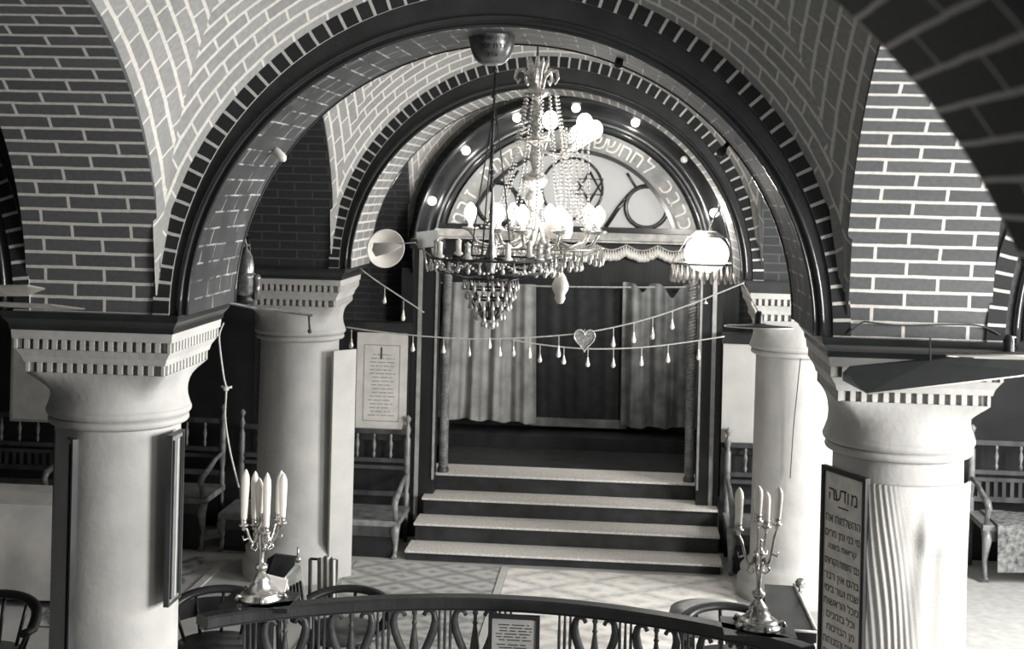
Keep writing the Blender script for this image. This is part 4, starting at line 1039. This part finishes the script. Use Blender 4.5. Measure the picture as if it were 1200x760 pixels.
# ------------------------------------------------------------------ enamel reflectors
def reflector(lab, c, axis, R, depth, top, under, cordto=None, nm='lamp_shade'):
    z = Vector(axis).normalized(); M = z.to_track_quat('Z', 'Y').to_matrix()
    t = thing(nm, c, lab, 'lamp shade', 'enamelled lamp shades')
    b = MB(); b.lathe([(R, 0), (R*.99, .006), (R*.6, depth*.45), (R*.25, depth*.8), (R*.2, depth), (.001, depth)], c, 36, M); sh_ = b.build('shade', top, t)
    b = MB(); b.lathe([(R-.003, -.001), (R*.6, depth*.45-.006), (R*.25, depth*.8-.006), (.001, depth*.8-.006)], c, 36, M); b.build('lining', under, t).parent = sh_
    b = MB(); b.tube([Vector(c)+M @ Vector((R*cos(2*PI*k/36), R*sin(2*PI*k/36), 0)) for k in range(37)], .004, 5); b.build('rim', enamel, t).parent = sh_
    b = MB(); b.lathe([(.022, depth-.01), (.022, depth+.05), (.012, depth+.07), (.001, depth+.07)], c, 12, M); b.build('holder', iron, t)
    if cordto is not None:
        b = MB(); b.tube([Vector(c)+M @ Vector((0, 0, depth+.06)), cordto], .004, 5); b.build('cord', cord, t)
    return t
c = P(452, 291, 2.6); reflector('round white lamp shade facing the room, left of the basket chandelier', c, (-.45, .88, .12), .125, .09, enamelD, enamel, P(487, 284, 2.5))
b = MB(); cc_ = P(452, 291, 2.6); tip = P(484, 286, 2.4)
b.lathe([(.001, 0), (.045, .02), (.03, .14), (.004, .2)], P(436, 293, 2.42), 14, (tip-P(436, 293, 2.42)).to_track_quat('Z', 'Y').to_matrix()); 
single('paper_cone', b, paper, 'white cone in front of the round shade, pointing at the basket chandelier', 'cone', P(440, 293, 2.42))
c = P(889, 383, 1.6); reflector('flat dark lamp shade seen edge-on before the rear right column', c, (.0, .06, 1), .19, .02, mat('grey_enamel', 84, .6, spec=.2), enamel, P(871, 332, 3.6))
# dark sheet standing in for the shadow across the near right capital
t = thing('shadow_sheet', P(1100, 440, -.35), 'large dark pale-rimmed sheet standing in for shadow on the near right capital', 'shadow sheet')
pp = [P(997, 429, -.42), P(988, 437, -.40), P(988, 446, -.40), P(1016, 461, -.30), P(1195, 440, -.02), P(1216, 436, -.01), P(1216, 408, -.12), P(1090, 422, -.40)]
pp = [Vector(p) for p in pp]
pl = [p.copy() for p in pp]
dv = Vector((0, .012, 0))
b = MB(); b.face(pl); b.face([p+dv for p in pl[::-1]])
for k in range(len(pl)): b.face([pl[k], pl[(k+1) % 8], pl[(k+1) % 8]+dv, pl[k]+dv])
b.build('sheet', mat('cast_shadow_dark', 40, .9, noise=.08, spec=.1), t)
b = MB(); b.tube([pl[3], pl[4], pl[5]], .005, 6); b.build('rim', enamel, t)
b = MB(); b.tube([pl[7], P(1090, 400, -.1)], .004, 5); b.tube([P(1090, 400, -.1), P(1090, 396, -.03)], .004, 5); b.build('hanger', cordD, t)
c = P(1182, 418, -.5); reflector('grey lamp shade at the right edge above the near right capital', c, (.0, .14, 1), .24, .02, mat('grey_enamel', 84, .6), enamel, P(1190, 395, -.04))
# pale blades at the left edge
t = thing('fan', P(-40, 350, -1.0), 'pale blades of a hanging fan reaching in at the left edge', 'fan')
for (y0, y1, xt, yt, hh) in ((336, 348, 52, 337, 6), (354, 359, 99, 361, 3)):
    b = MB(); Yb = -.9
    a0, a1 = P(-40, y0-2, Yb), P(-40, y1+1, Yb); m0, m1 = P(xt*.6, (y0+yt)/2-hh*.5, Yb-.05), P(xt*.6, (y1+yt)/2+hh*.45, Yb+.1); tp = P(xt, yt, Yb)
    q_ = [a0, m0, tp, m1, a1+Vector((0, .15, 0))]
    b.face(q_); b.face([p+Vector((0, .01, -.006)) for p in q_[::-1]])
    for k in range(5): b.face([q_[k], q_[(k+1) % 5], q_[(k+1) % 5]+Vector((0, .01, -.006)), q_[k]+Vector((0, .01, -.006))])
    b.build('blade', mat('cream_blade', 232, .5), t)
hc = P(-48, 349, -.88)
b = MB(); b.lathe([(.001, -.06), (.05, -.05), (.06, 0), (.04, .05), (.012, .07), (.012, 4.25-hc.z), (.001, 4.25-hc.z)], hc, 16); b.build('hub', iron, t)

# lantern standing on the tie rod between the left columns
t = thing('tie_rod', P(300, 360, 1.2), 'thin iron bracket rod between the near and rear left capitals', 'rod')
b = MB(); b.tube([P(266, 354, .775), P(300, 361, 1.2), P(365, 369, 1.9)], .010, 6); b.tube([P(362, 368, 1.88), P(363, 388, 1.88)], .007, 6); b.sphere(P(363, 388, 1.88), .014, 6); b.build('rod', wood, t)
pl_ = P(287, 356, 1.1)
t = thing('lantern', pl_, 'small domed metal lantern on the rod beside the near left arch', 'lantern')
hz = lambda py: P(287, py, 1.1).z-pl_.z
b = MB(); b.lathe([(.001, hz(356)), (.05, hz(355)), (.056, hz(350)), (.05, hz(346))], pl_, 18); b.build('base', iron, t)
b = MB(); b.lathe([(.045, hz(346)), (.058, hz(340)), (.058, hz(325)), (.062, hz(322)), (.045, hz(319))], pl_, 18); b.build('body', mat('lantern_metal', 140, .3, metal=.6, noise=.35, scale=30), t)
b = MB(); b.lathe([(.045, hz(319)), (.044, hz(310)), (.034, hz(300)), (.018, hz(294)), (.008, hz(291)), (.006, hz(286)), (.001, hz(285))], pl_, 18); b.build('dome', MATS['lantern_metal'], t)
b = MB(); b.sphere(pl_+Vector((.066, -.01, hz(325))), .022, 8); b.tube([pl_+Vector((.066, -.01, hz(350))), pl_+Vector((.066, -.01, hz(325)))], .018, 8); b.build('side_cup', MATS['lantern_metal'], t)
b = MB(); b.tube([pl_+Vector((0, 0, hz(286))), P(283, 262, .9), P(283, 240, .70)], .005, 5); b.build('suspension', cord, t)
# cords
def cable(lab, pts, r=.004, m_=cord, cat='cord'):
    # smooth through the points
    P_ = [Vector(p) for p in pts]; out = []
    for i in range(len(P_)-1):
        a, b0, c_, d = P_[max(0, i-1)], P_[i], P_[i+1], P_[min(len(P_)-1, i+2)]
        for k in range(8):
            u = k/8; out.append(.5*((2*b0)+(c_-a)*u+(2*a-5*b0+4*c_-d)*u*u+(3*b0-a-3*c_+d)*u**3))
    out.append(P_[-1]); b = MB(); b.tube(out, r, 6); return single('rope', b, m_, lab, cat, P_[0]), out
cable('knotted pale cord hanging beside the near left capital down to the candelabrum', [P(262, 378, .9), P(257, 392, .9), P(258, 410, .92), P(262, 440, .95), P(265, 457, .95), P(264, 490, 1.0), P(270, 530, 1.0), P(280, 571, 1.0)], .005)
b = MB(); k0 = P(265, 455, .95); b.sphere(k0, .016, 7); b.tube([k0+Vector((-.025, 0, .012)), k0, k0+Vector((.03, 0, .01))], .007, 6); single('cord_knot', b, cord, 'knot tied in the pale cord by the near left capital', 'knot', k0)
cable('dark wire looped along the foot of the near right brick pier', [P(990, 393, -.01), P(1000, 385, -.02), P(1012, 377, -.02), P(1024, 378, -.03), P(1060, 381, -.02), P(1120, 380, -.02), P(1150, 382, -.02), P(1172, 392, -.02)], .004, cordD)
cable('thin dark cord hanging down the rear right column', [P(938, 420, 3.7), P(934, 460, 3.75), P(930, 500, 3.78), P(926, 560, 3.8)], .004, cordD)
# strings of glass drops
def dropstring(lab, pts, ds, glab, seed=0):
    o, path = cable(lab, pts, .0055, cord, 'cord')
    for i, (px, py0, py1) in enumerate(ds):
        Y = pts[0][1]; a, bb = P(px, py0, Y), P(px, py1, Y)
        t = thing('glass_drop', a, glab(i, len(ds)), 'glass drop', 'glass drops on the cords before the ark')
        L_ = a.z-bb.z; b = MB(); b.tube([a, a-Vector((0, 0, L_*.5))], .0035, 5); b.build('wire', cord, t)
        b = MB(); b.lathe([(.003, -L_*.42), (.007, -L_*.55), (.010, -L_*.68), (.017, -L_*.84), (.014, -L_*.95), (.001, -L_)], a, 10); b.build('drop', milk if i % 3 else crystal, t)
Y1, Y2 = 3.62, 3.72
ordn = ['leftmost', 'second', 'third', 'fourth', 'fifth', 'sixth', 'seventh', 'eighth', 'ninth', 'tenth', 'eleventh', 'twelfth', 'thirteenth', 'fourteenth', 'fifteenth']
dropstring('upper pale cord of glass drops swagged in front of the ark', [P(405, 383, Y1), P(440, 388, Y1), P(500, 394, Y1), P(560, 397, Y1), P(640, 394, Y1), P(700, 387, Y1), P(760, 373, Y1), P(815, 354, Y1), P(872, 331, Y1)],
    [(412, 386, 408), (484, 393, 412), (520, 396, 414), (550, 397, 418), (574, 384, 409), (586, 397, 418), (602, 396, 418), (621, 396, 420), (655, 393, 419), (687, 390, 408), (719, 384, 407), (743, 378, 402), (765, 372, 398), (788, 364, 386), (827, 350, 356)],
    lambda i, n: ordn[i]+(' glass drop on the upper cord before the ark' if i == 0 else ' glass drop from the left on the upper cord before the ark'))
dropstring('lower thin cord of glass drops in front of the ark', [P(600, 398, Y2), P(630, 403, Y2), P(680, 408, Y2), P(730, 408, Y2), P(780, 404, Y2), P(849, 394, Y2)],
    [(633, 404, 425), (661, 407, 427), (689, 409, 430), (719, 409, 431), (752, 407, 429), (783, 404, 425), (819, 399, 422)],
    lambda i, n: ordn[i]+(' glass drop on the lower cord before the ark' if i == 0 else ' glass drop from the left on the lower cord before the ark'))
dropstring('short sagging cord above the poster left of the ark', [P(416, 310, 4.62), P(440, 328, 4.62), P(470, 348, 4.62), P(497, 366, 4.62)], [(451, 336, 356), (473, 352, 376)], lambda i, n: ('upper', 'lower')[i]+' glass drop on the short cord above the poster')
# heart ornament
ph = P(685, 397, Y1-.02); b = MB(); hp = []
for k in range(40):
    w = 2*PI*k/40; hp.append((.0055*16*sin(w)**3*.85, .0055*(13*cos(w)-5*cos(2*w)-2*cos(3*w)-cos(4*w))))
b.prism(hp, lambda a, c_, d: (ph.x+a, ph.y+d, ph.z+c_), .012)
t = thing('heart_ornament', ph, 'grey beaded heart hanging on the upper cord before the ark', 'ornament'); b.build('heart', mat('beaded_heart', 140, .5, noise=.5, scale=70), t)
b = MB(); b.tube([(ph.x+a, ph.y-.003, ph.z+c_) for a, c_ in hp+hp[:1]], .005, 5); b.tube([ph+Vector((0, 0, .03)), ph+Vector((0, 0, .07))], .003, 5); b.build('edging', crystal, t)

# ------------------------------------------------------------------ light
w = bpy.data.worlds.new('world'); sc.world = w; w.use_nodes = True
w.node_tree.nodes['Background'].inputs[0].default_value = (.85, .93, 1, 1); w.node_tree.nodes['Background'].inputs[1].default_value = .2
def area(name, loc, rot, sx, sy, e):
    l = bpy.data.lights.new(name, 'AREA'); l.shape = 'RECTANGLE'; l.size = sx; l.size_y = sy; l.energy = e; l.color = (1, .985, .96)
    o = bpy.data.objects.new(name, l); C.objects.link(o); o.location = loc; o.rotation_euler = rot; return o
for k, (a, b) in enumerate(WIN):
    area('window_daylight', (5.3, (a+b)/2, 2.4), (0, PI/2, 0), 2.0, 1.9, (100, 600, 480)[k])
area('front_window_daylight', (0, -9.8, 2.8), (PI/2, 0, 0), 4.6, 2.0, 5)
def lamp(loc, e, r=.06):
    l = bpy.data.lights.new('lamp_light', 'POINT'); l.energy = e; l.shadow_soft_size = r; l.color = (1, .96, .9)
    o = bpy.data.objects.new('lamp_light', l); C.objects.link(o); o.location = loc
lamp((cxA+.05, YA-.05, zA(262)+.14), 8, .12)
lamp(pe+Vector((-.05, .1, .26)), 60, .1)
for deg, e in ((19, 6), (66, 6), (112, 6), (136, 6), (159, 6)): lamp((AC.x+1.40*cos(math.radians(deg)), 6.85, AC.z+1.40*sin(math.radians(deg))), e, .05)
